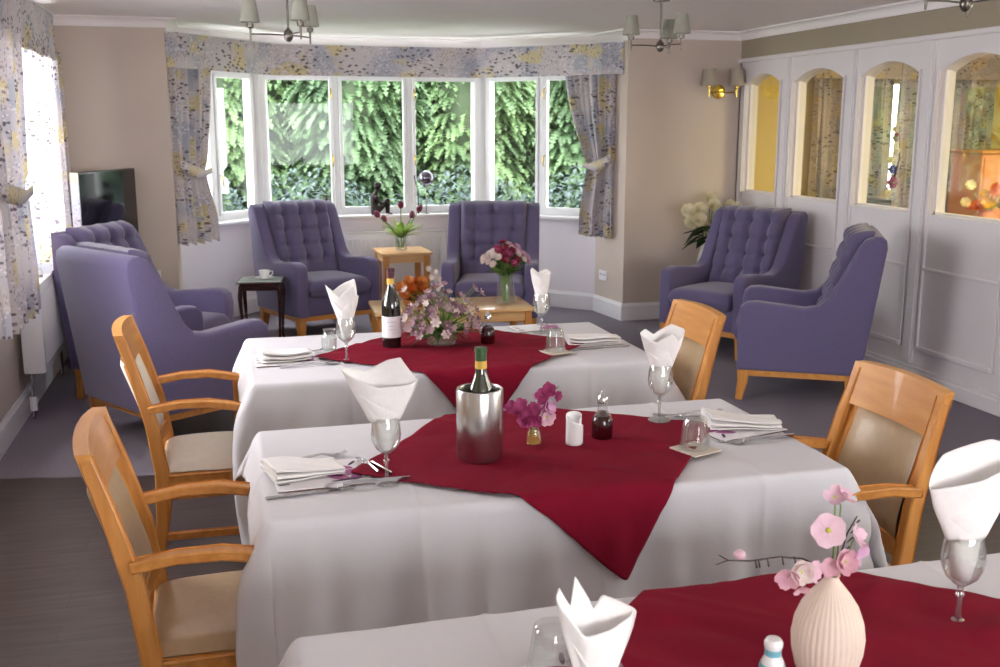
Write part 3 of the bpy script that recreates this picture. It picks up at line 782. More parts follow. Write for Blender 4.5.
def drape(rect, zt, corner, U, V, nu, nv, margin, seed, steps=240, gul=None, gvl=None):
    rng = np.random.RandomState(seed)
    corner = np.array(corner, float); U = np.array(U, float); V = np.array(V, float)
    gul = np.linspace(0, 1, nu + 1) if gul is None else gul; gvl = np.linspace(0, 1, nv + 1) if gvl is None else gvl
    nu, nv = len(gul) - 1, len(gvl) - 1
    gu, gv = np.meshgrid(gul, gvl)
    P = corner[None, None] + gu[..., None] * U + gv[..., None] * V
    X = np.zeros((len(gvl), len(gul), 3)); X[..., :2] = P; X[..., 2] = zt + margin
    x0, x1, y0, y1 = rect
    pin = (X[..., 0] > x0 + .004) & (X[..., 0] < x1 - .004) & (X[..., 1] > y0 + .004) & (X[..., 1] < y1 - .004)
    X[~pin, 2] += rng.uniform(-.002, .002, size=(~pin).sum())
    X[~pin, :2] += rng.uniform(-.0015, .0015, size=((~pin).sum(), 2))
    prev = X.copy(); wgt = np.where(pin, 0., 1.)
    cons = []
    def add(a, b, st):
        rest = np.linalg.norm(np.append(0, 0)) if False else None
        cons.append((a, b, st))
    H_, W_ = X.shape[:2]
    def sl(dr, dc, pr, pc, step):
        r0 = slice(pr, H_ - dr, step[0]); c0 = slice(max(0, -dc) + pc, W_ - max(0, dc), step[1])
        r1 = slice(pr + dr, H_, step[0]); c1 = slice(max(0, -dc) + pc + dc, W_ - max(0, dc) + dc, step[1])
        return (r0, c0), (r1, c1)
    R0 = X.copy(); R0[..., 2] = 0
    for dr, dc, st in ((0, 1, 1), (1, 0, 1), (1, 1, .5), (1, -1, .5), (0, 2, .012), (2, 0, .012)):
        k = max(abs(dr), abs(dc)) * 2
        for par in range(0, k, max(1, k // 2)) if k > 2 else (0, 1):
            for ex in range(k // 2):
                if dc and not dr: a, b = sl(dr, dc, 0, par + ex, (1, k))
                else: a, b = sl(dr, dc, par + ex, 0, (k, 1))
                n0 = X[a].shape; n1 = X[b].shape
                if n0[0] > n1[0] or n0[1] > n1[1]:
                    a = (slice(a[0].start, a[0].start + n1[0] * (a[0].step or 1), a[0].step), slice(a[1].start, a[1].start + n1[1] * (a[1].step or 1), a[1].step))
                elif n1[0] > n0[0] or n1[1] > n0[1]: raise RuntimeError('cloth')
                rest = np.linalg.norm(R0[b] - R0[a], axis=-1); cons.append((a, b, st, rest))
    mg = margin
    for it in range(steps):
        vel = (X - prev) * .985; prev = X.copy(); X = X + wgt[..., None] * vel; X[..., 2] -= wgt * 9.8 * .0006 * (1 if it < steps * .8 else .8)
        for _ in range(7):
            for a, b, st, rest in cons:
                d = X[b] - X[a]; L = np.linalg.norm(d, axis=-1) + 1e-9
                wa, wb = wgt[a], wgt[b]; ws = wa + wb; ws[ws == 0] = 1
                if st < .1: corr = np.where(L < rest, (L - rest) / L, 0) * st
                else: corr = (L - rest) / L * st
                dd = d * corr[..., None]
                X[a] += dd * (wa / ws)[..., None]; X[b] -= dd * (wb / ws)[..., None]
            # keep out of the table block
            x, y, z = X[..., 0], X[..., 1], X[..., 2]
            ins = (x > x0 - mg) & (x < x1 + mg) & (y > y0 - mg) & (y < y1 + mg) & (z < zt + mg) & ~pin
            if ins.any():
                dl = np.stack([x - (x0 - mg), (x1 + mg) - x, y - (y0 - mg), (y1 + mg) - y, (zt + mg) - z], -1)
                kx = np.argmin(dl, -1)
                for q in range(5):
                    s_ = ins & (kx == q)
                    if q == 0: X[s_, 0] = x0 - mg
                    elif q == 1: X[s_, 0] = x1 + mg
                    elif q == 2: X[s_, 1] = y0 - mg
                    elif q == 3: X[s_, 1] = y1 + mg
                    else: X[s_, 2] = zt + mg
    return X, gu, gv, pin


def cloth_object(name, label, cat, X, gu, gv, pin, size, mat, creases, seed, zt, group=None, amp=.0015, rumple=.0012, rect=None, flare=0, wave_seed=None, proud=0, rfreq=(5, 16), csig=.006):
    rng = random.Random(seed); ws_ = wave_seed if wave_seed is not None else seed
    if rect:
        x0, x1, y0, y1 = rect; X = X.copy(); x, y, z = X[..., 0].copy(), X[..., 1].copy(), X[..., 2]
        drop = np.clip(zt - z, 0, .6)
        wl = np.exp(-np.clip(x - x0, 0, 9) / .07); wr = np.exp(-np.clip(x1 - x, 0, 9) / .07)
        X[..., 0] += flare * drop * (wr - wl) * np.exp(-drop * 2.2)
        X[..., 0] -= .2 * np.clip(drop, 0, .12) * (x < x0 - .002); X[..., 0] += .35 * np.clip(drop, 0, .16) * (x > x1 + .002)
        fr = (y < y0 + .01)
        und = .5 + .34 * np.sin(x * 19 + ws_ * 2.1 + drop) + .24 * np.sin(x * 41 + ws_ + drop * 3) + .10 * np.sin(x * 77 + ws_)
        X[..., 1] -= fr * (drop * np.clip(drop / .1, 0, 1) * (.17 * und + .03 * (wl + wr) + .01) + proud * np.clip(drop / .03, 0, 1))
    Z = X.copy(); su, sv = size
    # ironed fold creases, and soft rumples where it lies on the table
    h = np.zeros(gu.shape)
    for c, ax, hh in creases:
        g = gu if ax == 'u' else gv; s_ = su if ax == 'u' else sv
        h += hh * np.exp(-(((g - c) * s_) / csig) ** 2)
    for _ in range(9):
        a = rng.uniform(0, PI); f = rng.uniform(*rfreq); p = rng.uniform(0, 6)
        h += rumple * np.sin((np.cos(a) * gu * su + np.sin(a) * gv * sv) * f + p + 1.3 * np.sin(gv * 5 + p)) * .5
    h = np.abs(h) * .9 + h * .1
    du = np.gradient(X, axis=1); dv = np.gradient(X, axis=0); n = np.cross(du, dv); n /= (np.linalg.norm(n, axis=-1, keepdims=True) + 1e-9)
    n[n[..., 2] < -.2] *= 1
    Z = X + n * h[..., None]
    Hh, Ww = gu.shape
    m = MB(); m.v = [tuple(p) for p in Z.reshape(-1, 3)]
    m.f = [(j * Ww + i, j * Ww + i + 1, (j + 1) * Ww + i + 1, (j + 1) * Ww + i) for j in range(Hh - 1) for i in range(Ww - 1)]
    o = m.build(name, mat, None, fix=False, ang=180)
    md = o.modifiers.new('smooth', 'SUBSURF'); md.levels = 1; md.render_levels = 1
    md = o.modifiers.new('thickness', 'SOLIDIFY'); md.thickness = .0018; md.offset = 0
    return tag(o, label, cat, group)


def table(rect, label):
    x0, x1, y0, y1 = rect; cx, cy = (x0 + x1) / 2, (y0 + y1) / 2
    t = thing('dining_table', label, 'table', (cx, cy, 0)); a, b = (x1 - x0) / 2 - .010, (y1 - y0) / 2 - .010
    m = MB(); m.box(-a, a, -b, b, .735, .757, bev=.004, seg=1); m.build('tabletop', BEECH_H, t)
    m = MB(); m.box(-a + .05, a - .05, -b + .05, b - .05, .66, .735); m.build('apron', BEECH_H, t)
    for sx in (-1, 1):
        for sy in (-1, 1):
            m = MB(); m.box(sx * (a - .07) - .028, sx * (a - .07) + .028, sy * (b - .07) - .028, sy * (b - .07) + .028, 0, .66, bev=.004, seg=1); m.build('leg', BEECH, t)
    return t


ZT = .762
T1 = (.06, 1.60, 3.61, 4.44); T2 = (.06, 1.56, 2.29, 3.04); T3 = (.08, 1.66, .98, 1.73)
for R, nm, u0, u1, v0, v1, sd in ((T1, 'middle', -.05, 1.76, 3.14, 4.56, 1), (T2, 'nearer', -.05, 1.77, 1.80, 3.16, 2), (T3, 'nearest', -.03, 1.84, .62, 1.82, 3)):
    pass
table(T1, 'dining table farthest from the camera, under a white cloth')
table(T2, 'dining table in the middle of the row, under the cloth with the wine cooler')
table(T3, 'dining table nearest the camera, under the cloth with the ribbed vase')
for R, lab, u0, u1, v0, v1, sd in ((T1, 'white tablecloth on the farthest dining table under the red wine bottle', -.05, 1.76, 3.14, 4.54, 1),
                                   (T2, 'white tablecloth on the dining table with the steel wine cooler', -.04, 1.76, 1.80, 3.16, 2),
                                   (T3, 'white tablecloth on the dining table nearest the camera', -.04, 1.82, .62, 1.80, 3)):
    su, sv = u1 - u0, v1 - v0; nu, nv = int(su / .026), int(sv / .026)
    X, gu, gv, pin = drape(R, ZT, (u0, v0), (su, 0), (0, sv), nu, nv, .003, sd, gul=edge_lines(nu, su, [R[0] - u0, R[1] - u0], (.25, .5, .75)), gvl=edge_lines(nv, sv, [R[2] - v0, R[3] - v0], (.62,)))
    cr = [(.25, 'u', .0045), (.5, 'u', .004), (.75, 'u', .0045), (.62, 'v', .004)]
    cloth_object('tablecloth', lab, 'tablecloth', X, gu, gv, pin, (su, sv), LINEN, cr, sd, ZT, rect=R, flare=.16)


def runner(R, lab, front, ang, L, sd, wsd):
    c, s_ = math.cos(ang), math.sin(ang)
    U = (L * s_, L * c); V = (-L * c, L * s_)     # towards the right corner, towards the left corner
    nu = int(L / .017)
    X, gu, gv, pin = drape(R, ZT, front, U, V, nu, nu, .013, sd, steps=160)
    cloth_object('table_topper', lab, 'tablecloth', X, gu, gv, pin, (L, L), RED, [(.33, 'u', .005), (.66, 'u', .004), (.5, 'v', .005), (.25, 'v', .003)], sd + 5, ZT, amp=.003, rumple=.0034, rfreq=(14, 40), csig=.013, rect=R, flare=.0, wave_seed=wsd, proud=.008)


runner(T2, 'burgundy square cloth laid cornerwise on the table with the steel wine cooler', (.915, 2.09), math.radians(36), .79, 4, 2)
runner(T1, 'burgundy square cloth laid cornerwise on the farthest table', (.87, 3.40), math.radians(45), .80, 5, 1)
runner(T3, 'burgundy square cloth laid cornerwise on the table nearest the camera', (.98, .80), math.radians(42), .80, 6, 3)
TZ = ZT + .0165      # on the red topper
TW = ZT + .0065      # on the white cloth


# ================================================================== TABLEWARE
def wine_glass(label, loc):
    r = thing('wine_glass', label, 'wine glass', loc)
    m = MB(); m.lathe([(1e-4, .0), (.034, .0), (.034, .002), (.018, .006), (.006, .012), (.0042, .03), (.0048, .05), (.008, .058), (.005, .064), (.006, .073), (.015, .08)], 28); m.build('stem', GLASSD, r, fix=False)
    out = [(.015, .08), (.028, .092), (.036, .11), (.038, .127), (.0355, .15), (.031, .172)]
    m = MB(); m.lathe(out + [(r_ - .0015, z) for r_, z in out[::-1]], 28); m.build('bowl', GLASS, r, fix=False)
    return r


def napkin_cone(label, loc, w, top, peaks, rz=0, tilt=(0, 0), base=.088, depth=.45, seed=0, wave=.07):
    """napkin rolled to a cone, standing in a glass; peaks = [(angle, height)] of the upper rim"""
    rnd = random.Random(seed)
    pk = sorted([(a % 360, h) for a, h in peaks])
    def rim(a):
        a %= 360
        for i in range(len(pk)):
            a0, h0 = pk[i]; a1, h1 = pk[(i + 1) % len(pk)]
            if i == len(pk) - 1: a1 += 360
            aa = a if a >= a0 else a + 360
            if a0 <= aa <= a1: return h0 + (h1 - h0) * (aa - a0) / (a1 - a0 + 1e-9)
        return pk[0][1]
    root = thing('napkin', label, 'napkin', loc, rz)
    n, k = 90, 26
    for shell, nm in ((0, 'outer_fold'), (1, 'inner_fold')):
        m = MB(); vs = []; fs = []
        for j in range(k + 1):
            t = j / k
            for i in range(n + 1):
                u = i / n; a = 360 * u * (1.12 if shell == 0 else .8) + shell * 40
                zt = rim(a) * (top if shell == 0 else top * .80)
                z = base + (zt - base) * t
                f = ((z - base) / (top - base))
                rr = .016 + (w / 2 - .016) * f ** 1.05 * (1 if shell == 0 else .82)
                if z < .165: rr = min(rr, .029)
                else: rr *= 1 + .16 * abs(math.cos(math.radians(a))) ** 10 * min(1, (z - .165) / .06)
                rr *= 1 + wave * math.sin(math.radians(a * 3) + seed + 1.5 * t) * (.3 + t) - shell * .04
                if shell == 0: rr *= 1 - .06 * u
                x = math.cos(math.radians(a)) * rr; y = math.sin(math.radians(a)) * rr * (depth + (1 - depth) * max(0, 1 - f * 1.6))
                y += .004 * math.sin(6 * t + a * .02)
                m.v.append((x + tilt[0] * f, y + tilt[1] * f, z))
        m.f = [(j * (n + 1) + i, j * (n + 1) + i + 1, (j + 1) * (n + 1) + i + 1, (j + 1) * (n + 1) + i) for j in range(k) for i in range(n)]
        m.build(nm, NAPKIN, root, fix=False, solid=.0012, ang=180)
    return root


wine_glass('wine glass holding a wide napkin at the left of the wine cooler table', (.362, 2.487, TW))
napkin_cone('wide white napkin standing in the wine glass left of the steel cooler', (.362, 2.487, TW), .19, .315, [(10, .84), (50, 1.0), (75, .98), (110, .90), (178, .97), (205, .92), (260, .80), (330, .80)], tilt=(-.012, 0), seed=1, depth=.3)
wine_glass('wine glass holding a napkin at the right of the wine cooler table', (1.236, 2.802, TZ))
napkin_cone('white napkin with two points in the glass before the right far dining chair', (1.236, 2.802, TZ), .135, .290, [(10, .96), (60, 1.0), (110, .9), (150, .97), (185, .93), (240, .84), (290, .93), (320, .84)], tilt=(.004, 0), seed=2, depth=.3)
wine_glass('wine glass holding a napkin beside the red wine bottle', (.422, 3.883, TW))
napkin_cone('white pointed napkin in the glass left of the red wine bottle', (.422, 3.883, TW), .125, .315, [(20, .80), (55, 1.0), (110, .92), (150, .86), (185, .95), (240, .80), (300, .93), (320, .80)], seed=3, depth=.3)
wine_glass('wine glass holding a napkin at the back right of the farthest table', (1.302, 4.233, TW))
napkin_cone('slim white napkin in the glass below the pink flower vase', (1.302, 4.233, TW), .085, .285, [(0, .9), (60, .97), (110, .92), (150, 1.0), (200, .93), (250, .86), (300, .92)], seed=4, depth=.3)
wine_glass('wine glass holding a napkin at the right edge of the nearest table', (1.241, 1.469, TW))
napkin_cone('large cone napkin in the glass at the far right foreground', (1.241, 1.469, TW), .205, .335, [(180, .78), (270, .83), (330, .92), (0, .94), (40, .98), (60, 1.0), (75, .985), (120, .94)], tilt=(.006, 0), seed=5, depth=.26, wave=.0)
wine_glass('wine glass holding a tall napkin at the bottom middle of the photo', (.455, 1.20, TW))
napkin_cone('tall white napkin in the foreground between the tumbler and the salt shaker', (.45, 1.20, TW), .108, .285, [(0, .86), (70, .93), (85, .86), (112, 1.03), (126, .89), (148, 1.0), (185, .95), (240, .80), (300, .82)], tilt=(-.002, 0), seed=6, depth=.4, wave=.05)


def tumbler(label, loc, coaster=None, s=1.0):
    r = thing('tumbler', label, 'glass', loc)
    fac = lambda th, z: 1 + .10 * abs(math.sin(th * 4.5)) * (1 if .008 < z < .07 else .15)
    prof = [(.040, .0), (.041, .004), (.036, .03), (.032, .06), (.030, .082), (.026, .087), (1e-4, .088)]
    m = MB(); m.lathe([(a * s, z * s) for a, z in prof], 40, mod=fac); m.lathe([((a - .003) * s if a > .004 else a, z * s * .90) for a, z in prof], 40)
    m.build('tumbler_body', GLASS, r, fix=False)
    m = MB(); m.lathe([(.0405 * s, 0), (.042 * s, .002), (.0405 * s, .004)], 36); m.build('rim', CHROME if False else GLASS, r, fix=False)
    return r


def coaster(label, loc, rz, w=.1):
    o = thing('coaster', label, 'coaster', loc, rz); m = MB(); m.box(-w / 2, w / 2, -w / 2, w / 2, 0, .004, bev=.001, seg=1); m.build('coaster_top', COASTER, o)
    m = MB(); m.box(-w / 2 + .002, w / 2 - .002, -w / 2 + .002, w / 2 - .002, -.001, .001); m.build('cork_base', MATCORK, o)


coaster('pale square coaster under the upturned tumbler at the right of the wine cooler table', (1.215, 2.505, TZ), .35)
tumbler('upturned tumbler on a coaster at the right of the wine cooler table', (1.215, 2.51, TZ + .0045))
coaster('pale coaster under the upturned tumbler on the farthest table', (1.228, 3.80, TZ), .3)
tumbler('upturned tumbler on a coaster on the farthest table', (1.228, 3.805, TZ + .0045))
tumbler('upturned tumbler behind the tall napkin in the foreground', (.475, 1.475, TZ + .004), s=.95)


def bouquet_root(label, loc, cat='flowers', name='flower_bouquet'): return thing(name, label, cat, loc)


def petals(m, c, nrm, r, n, w=.6, cup=.3, inner=0):
    nrm = Vector(nrm).normalized(); ref = Vector((0, 0, 1)) if abs(nrm.z) < .9 else Vector((1, 0, 0))
    a = nrm.cross(ref).normalized(); b = nrm.cross(a)
    for k in range(n):
        th = 2 * PI * k / n + inner; d = a * math.cos(th) + b * math.sin(th); s_ = nrm.cross(d)
        p0 = Vector(c); vs = []
        for t, ww in ((.05, .12), (.4, .9), (.75, 1.0), (1.0, .45)):
            h = cup * r * t * t
            for q in (-1, 0, 1): vs.append(p0 + d * (r * t) + s_ * (q * ww * w * r * .5) + nrm * (h + (.08 * r * abs(q))))
        fs = []
        for i in range(3):
            for q in range(2): o_ = i * 3 + q; fs.append((o_, o_ + 1, o_ + 4, o_ + 3))
        m.add(vs, fs)


def leaf(m, base, d, ln, w, droop=.3):
    base = Vector(base); d = Vector(d).normalized(); s_ = d.cross(Vector((0, 0, 1)))
    if s_.length < .05: s_ = Vector((1, 0, 0))
    s_.normalize(); vs = []
    for t, ww in ((0, .1), (.3, .9), (.6, 1), (1, .05)):
        p = base + d * ln * t - Vector((0, 0, droop * ln * t * t))
        vs += [p - s_ * w * ww / 2, p + Vector((0, 0, .1 * w)), p + s_ * w * ww / 2]
    m.add(vs, [(i * 3 + q, i * 3 + q + 1, i * 3 + q + 4, i * 3 + q + 3) for i in range(3) for q in range(2)])


def blossom(parent, c, nrm, r, mat, n=6, w=.7, cup=.3, layers=1, centre=YCENTRE, name='blossom'):
    m = MB()
    for l in range(layers): petals(m, Vector(c) + Vector(nrm).normalized() * (.002 + .1 * r * l), nrm, r * (1 - .28 * l), n, w, cup + .45 * l, inner=l * .5)
    o = m.build(name, mat, parent, fix=False, ang=180)
    if centre:
        q = MB(); q.ball(Vector(c) + Vector(nrm).normalized() * r * .15, r * .16, 6); q.build('flower_centre', centre, o)
    return o


# --- wine cooler and bottles
ck = thing('wine_cooler', 'brushed steel wine cooler on the burgundy cloth', 'wine cooler', (.63, 2.597, TZ))
m = MB(); R_ = .0625; m.lathe([(1e-4, 0), (R_ - .002, 0), (R_, .003), (R_, .186), (R_ - .002, .19), (R_ - .006, .19), (R_ - .008, .186), (R_ - .008, .006), (1e-4, .006)], 48); m.build('cooler_body', STEEL, ck)


def bottle(name, label, loc, glass, foil, H=.305, lab=True, R=.0375):
    r = thing(name, label, 'wine bottle', loc); s = H / .305
    m = MB(); m.lathe([(1e-4, .004), (R * .6, .0), (R, .004), (R, .15 * s), (R * .97, .17 * s), (R * .78, .195 * s), (.019, .222 * s), (.0145, .242 * s), (.0138, .29 * s), (.0155, .292 * s), (.0155, .30 * s), (.012, .303 * s), (1e-4, .303 * s)], 32); m.build('bottle_body', glass, r)
    m = MB(); m.lathe([(.0151, .268 * s), (.0151, .29 * s), (.0168, .291 * s), (.0168, .3045 * s), (.012, .306 * s), (1e-4, .306 * s)], 28); m.build('foil_capsule', foil, r)
    m = MB(); m.lathe([(.0160, .246 * s), (.0153, .268 * s)], 28); m.build('neck_band', GOLD, r)
    if lab:
        m = MB(); a0, a1 = math.radians(-190), math.radians(10)
        def fn(u, v): th = a0 + (a1 - a0) * u; return ((R + .0006) * math.cos(th), (R + .0006) * math.sin(th), .045 + .085 * v)
        m.grid(24, 1, fn); lb = m.build('label', LABEL, r, fix=False)
        q = MB()
        for z, a, h in ((.108, .5, .0016), (.092, .35, .001), (.078, .4, .001)):
            q.grid(12, 1, lambda u, v: ((R + .001) * math.cos(-PI / 2 - .1 + (u - .5) * a * 2), (R + .001) * math.sin(-PI / 2 - .1 + (u - .5) * a * 2), z + h * v))
        q.build('label_text', LABELINK, lb, fix=False)
    return r


bottle('wine_bottle', 'red wine bottle with white label on the farthest table', (.622, 4.053, TZ), BOTTLE, FOILR, H=.318)
bottle('wine_bottle', 'green capped wine bottle standing in the steel cooler', (.637, 2.61, TZ + .007), GREENB, FOILG, H=.290, lab=False, R=.0375)

# --- vinegar decanters
def decanter(label, loc, s=1.0, square=False):
    r = thing('sauce_bottle', label, 'bottle', loc)
    m = MB(); m.lathe([(1e-4, .001), (.026, .001), (.028, .005), (.027, .05), (.022, .062), (.012, .07), (.0105, .073), (1e-4, .073)], 28); m.build('vinegar', VINEGAR, r).scale = (s,) * 3
    m = MB(); m.lathe([(.0225, .063), (.0135, .074), (.0125, .096), (.0145, .098)], 28); m.build('bottle_glass', GLASS, r, fix=False).scale = (s,) * 3
    m = MB(); m.lathe([(.0145, .096), (.0145, .106), (.012, .114), (.006, .122), (.003, .128), (1e-4, .128)], 24); m.build('metal_top', CHROME, r).scale = (s,) * 3
    return r


decanter('round bottle of dark vinegar with metal top beside the white napkin holder', (1.006, 2.674, TZ), 1.08)
decanter('bottle of red vinegar standing right of the pink flowers on the farthest table', (1.013, 4.03, TZ), 1.05)

# --- white curved holder
h = thing('condiment_pot', 'small white wrapped china pot between the posy and the dark bottle', 'pot', (.911, 2.642, TZ), .2)
m = MB(); n = 40
def wrap(u, v):
    a = math.radians(-70 + 400 * u); rr = .021 + .006 * u; zt = .068 + .02 * math.sin(u * PI * 1.2 + .2)
    return (rr * math.cos(a) * 1.0, rr * math.sin(a) * .8, .002 + zt * v)
m.grid(n, 8, wrap); m.build('wrapped_wall', PORC, h, fix=False, solid=.0022, ang=180)
m = MB(); m.lathe([(1e-4, 0), (.022, 0), (.023, .003), (1e-4, .004)], 24); m.build('pot_base', PORC, h)

# --- posy in small glass
v = thing('posy_vase', 'little glass vase of yellow water on the burgundy cloth', 'vase', (.80, 2.661, TZ))
m = MB(); m.lathe([(1e-4, 0), (.016, 0), (.021, .006), (.022, .02), (.018, .04), (.014, .055), (.0155, .066)], 28); m.build('vase_glass', GLASS, v, fix=False)
m = MB(); m.lathe([(1e-4, .004), (.017, .006), (.020, .02), (.0165, .038), (1e-4, .038)], 24); m.build('water', AMBER, v)
b = bouquet_root('magenta and pink stock posy in the little glass vase', (.80, 2.661, TZ))
rnd = random.Random(5)
for s_, mt_, spread in ((-1, MAG, 11), (1, LILAC, 12)):
    path = [(0, 0, .03), (s_ * .012, -.002, .085), (s_ * .035, -.004, .105 if s_ < 0 else .14), (s_ * .07, -.006, .10 if s_ < 0 else .165)]
    m = MB(); m.tube(path, [.0022, .002, .0018, .0012], 6); m.build('stem', STEM, b)
    for k in range(spread):
        t = k / spread; i = min(2, int(t * 3)); f = t * 3 - i; p = Vector(path[i]).lerp(Vector(path[i + 1]), f) if i else Vector(path[1]).lerp(Vector(path[2]), f)
        off = Vector((rnd.uniform(-1, 1), rnd.uniform(-1.2, .3), rnd.uniform(-.9, 1))) * .020
        blossom(b, p + off, off + Vector((0, -.02, .006)), rnd.uniform(.014, .021), MAG if (s_ < 0 or rnd.random() < .5) else mt_, 5, .9, .25, 2, None)
blossom(b, (.028, -.022, .085), (.1, -1, .1), .026, PINK, 6, .9, .2, 2)
m = MB()
for k in range(7): a = k * .9; leaf(m, (0, 0, .06), (math.cos(a), math.sin(a) * .6, .6), .045, .014)
m.build('leaf', GREENLEAF, b, fix=False)

# --- low arrangement on the farthest table
v = thing('flower_bowl', 'low round glass bowl under the dusty pink flowers', 'bowl', (.82, 4.04, TZ))
m = MB(); m.lathe([(1e-4, 0), (.045, 0), (.06, .012), (.065, .04), (.058, .065)], 28); m.build('bowl_glass', GLASS, v, fix=False)
m = MB(); m.lathe([(1e-4, .004), (.05, .01), (.058, .03), (.057, .05), (1e-4, .05)], 24); m.build('water', WATER, v)
b = bouquet_root('loose dusty pink flower arrangement in the middle of the farthest table', (.82, 4.04, TZ))
rnd = random.Random(9)
m = MB()
for k in range(46):
    a = rnd.uniform(0, 2 * PI); r_ = rnd.uniform(0, .05); e = rnd.uniform(-.15, 1.0)
    leaf(m, (math.cos(a) * r_, math.sin(a) * r_, .05), (math.cos(a), math.sin(a) * .8, e), rnd.uniform(.06, .13), rnd.uniform(.016, .03), rnd.uniform(.1, .6))
m.build('foliage', GREENLEAF, b, fix=False)['kind'] = 'stuff'
tips = []
for k in range(120):
    a = rnd.uniform(0, 2 * PI); e = rnd.random() ** .8; rr = .155 * math.sin(e * PI / 2 + .15); z = .055 + .15 * math.cos(e * PI / 2) * rnd.uniform(.5, 1.1)
    tips.append(Vector((math.cos(a) * rr, math.sin(a) * rr * .75, max(.03, z))))
tips += [Vector((-.02, 0, .235)), Vector((.01, -.02, .25)), Vector((.14, 0, .22)), Vector((.165, 0, .205)), Vector((-.14, 0, .23)), Vector((.07, .0, .2)), Vector((.13, -.02, .235))]
m = MB()
for p in tips: m.tube([(p.x * .15, p.y * .15, .03), (p.x * .5, p.y * .5, p.z * .6 + .02), tuple(p)], .0014, 5)
m.build('stem', STEM, b)
for i, p in enumerate(tips):
    nrm = Vector((p.x, p.y - .06, p.z * .5)); blossom(b, p, nrm, rnd.uniform(.013, .022), [MAUVE, MAUVE, DUSTY, DUSTY, CREAMPINK][i % 5], 6, .62, .5, 1, None if i % 3 else YCENTRE)
# --- tall-necked ribbed vase in the foreground
v = thing('ribbed_vase', 'cream ribbed teardrop vase in the right foreground', 'vase', (.888, 1.335, TZ))
prof = [(1e-4, 0), (.028, 0), (.036, .008), (.047, .03), (.054, .06), (.0555, .082), (.052, .108), (.043, .133), (.031, .152), (.020, .166), (.013, .175), (.0105, .18), (.0125, .184)]
m = MB(); N_ = 240
m.lathe(prof + [(.0105, .184), (.0085, .178), (.0095, .16)], N_, mod=lambda th, z: 1 + (.022 * abs(math.sin(th * 19)) if .01 < z < .172 else 0)); m.build('vase_body', RIBVASE, v, ang=180)
b = bouquet_root('artificial blossom sprig with a long dark twig in the ribbed vase', (.888, 1.335, TZ), 'flowers', 'flower_sprig')
m = MB()
tw = [(-.0, 0, .12), (-.006, 0, .185), (-.02, -.005, .20), (-.06, -.01, .222), (-.10, -.012, .230), (-.15, -.01, .228), (-.185, -.01, .233), (-.20, -.01, .243)]
m.tube(tw, [.0018, .0018, .0016, .0014, .0013, .0012, .001, .0008], 6)
m.tube([(-.185, -.01, .233), (-.205, -.01, .228)], [.001, .0007], 5)
for x in (-.135, -.14, -.12, -.095, -.075): m.tube([(x, -.011, .228), (x + .003, -.011, .216)], [.001, .0016], 5)
m.tube([(0, 0, .15), (.012, 0, .21), (.022, 0, .25), (.038, 0, .277)], [.0016, .0015, .0013, .001], 6)
for z in (.22, .235, .25, .262): m.tube([(.018 + (z - .22) * .35, 0, z), (.018 + (z - .22) * .35 + .01, 0, z + .008)], [.001, .0014], 5)
m.tube([(-.02, 0, .19), (-.04, 0, .178), (-.055, 0, .195)], [.0012, .001, .0008], 5)
m.build('twig', TWIG, b)
m = MB(); m.tube([(0, 0, .15), (.0, 0, .23), (-.004, -.002, .305)], [.0018, .0015, .0012], 6); m.tube([(0, 0, .15), (.008, 0, .22), (.006, -.002, .30)], [.0014, .0012, .001], 6)
m.tube([(.004, 0, .16), (.02, 0, .195), (.032, 0, .235), (.042, 0, .25)], [.0012, .001, .001, .0008], 6); m.build('stem', STEM, b)
blossom(b, (-.006, -.004, .312), (-.35, -.5, .75), .018, PINK, 4, 1.0, .4, 1); blossom(b, (.008, -.004, .312), (.5, -.45, .7), .017, PINK, 4, 1.0, .4, 1)
blossom(b, (-.016, -.006, .262), (-.35, -.9, .25), .027, PINK, 5, 1.05, .15, 1)
blossom(b, (.03, -.008, .245), (.5, -.6, .5), .020, PINK, 4, 1.0, .5, 1, None); blossom(b, (.034, -.01, .222), (.4, -.8, -.2), .020, LILAC, 4, 1.0, .4, 1, None)
blossom(b, (.008, -.016, .212), (.1, -1, .3), .021, ROSY, 5, 1.0, .4, 2); blossom(b, (-.012, -.012, .205), (-.4, -.8, .1), .016, ROSY, 5, 1.0, .4, 1, None)
blossom(b, (-.068, -.02, .206), (-.1, -1, .2), .020, CREAMPINK, 5, 1.0, .4, 2); blossom(b, (-.088, -.018, .20), (-.5, -.8, -.2), .019, ROSY, 5, 1, .4, 1, None)
blossom(b, (-.05, -.018, .204), (.5, -.8, .2), .018, PINK, 5, 1, .4, 1, None); blossom(b, (-.066, -.02, .182), (0, -.6, -.7), .015, ROSY, 5, 1, .5, 1, None)
m = MB(); m.ball((-.166, -.01, .240), .0085, 8, sc=(1.1, 1, .9)); m.build('bud', PINK, b)
# --- salt shaker with turquoise bands
v = thing('salt_shaker', 'white salt shaker with turquoise bands in the foreground', 'salt shaker', (.79, 1.33, TZ))
m = MB(); m.lathe([(1e-4, 0), (.020, 0), (.022, .01), (.021, .035), (.0175, .055), (.0125, .066), (.0122, .074), (.0145, .080), (.0145, .087), (.011, .092), (1e-4, .093)], 28); m.build('shaker_body', PORC, v)
m = MB(); m.lathe([(.0130, .0655), (.0126, .0705), (.0133, .0762)], 28); m.lathe([(.0208, .044), (.0190, .052)], 28); m.build('turquoise_band', TEAL, v, fix=False)


# --- place settings
def knife(label, loc, rz):
    r = thing('knife', label, 'knife', loc, rz)
    m = MB(); m.box(-.11, -.01, -.006, .006, .0, .005, bev=.002, seg=1); m.build('handle', CHROME, r)
    m = MB(); m.prism([(-.012, -.004), (.02, -.007), (.08, -.009), (.105, -.006), (.112, .004), (.10, .006), (-.012, .005)], .001, .003, 'z'); m.build('blade', CHROME, r)


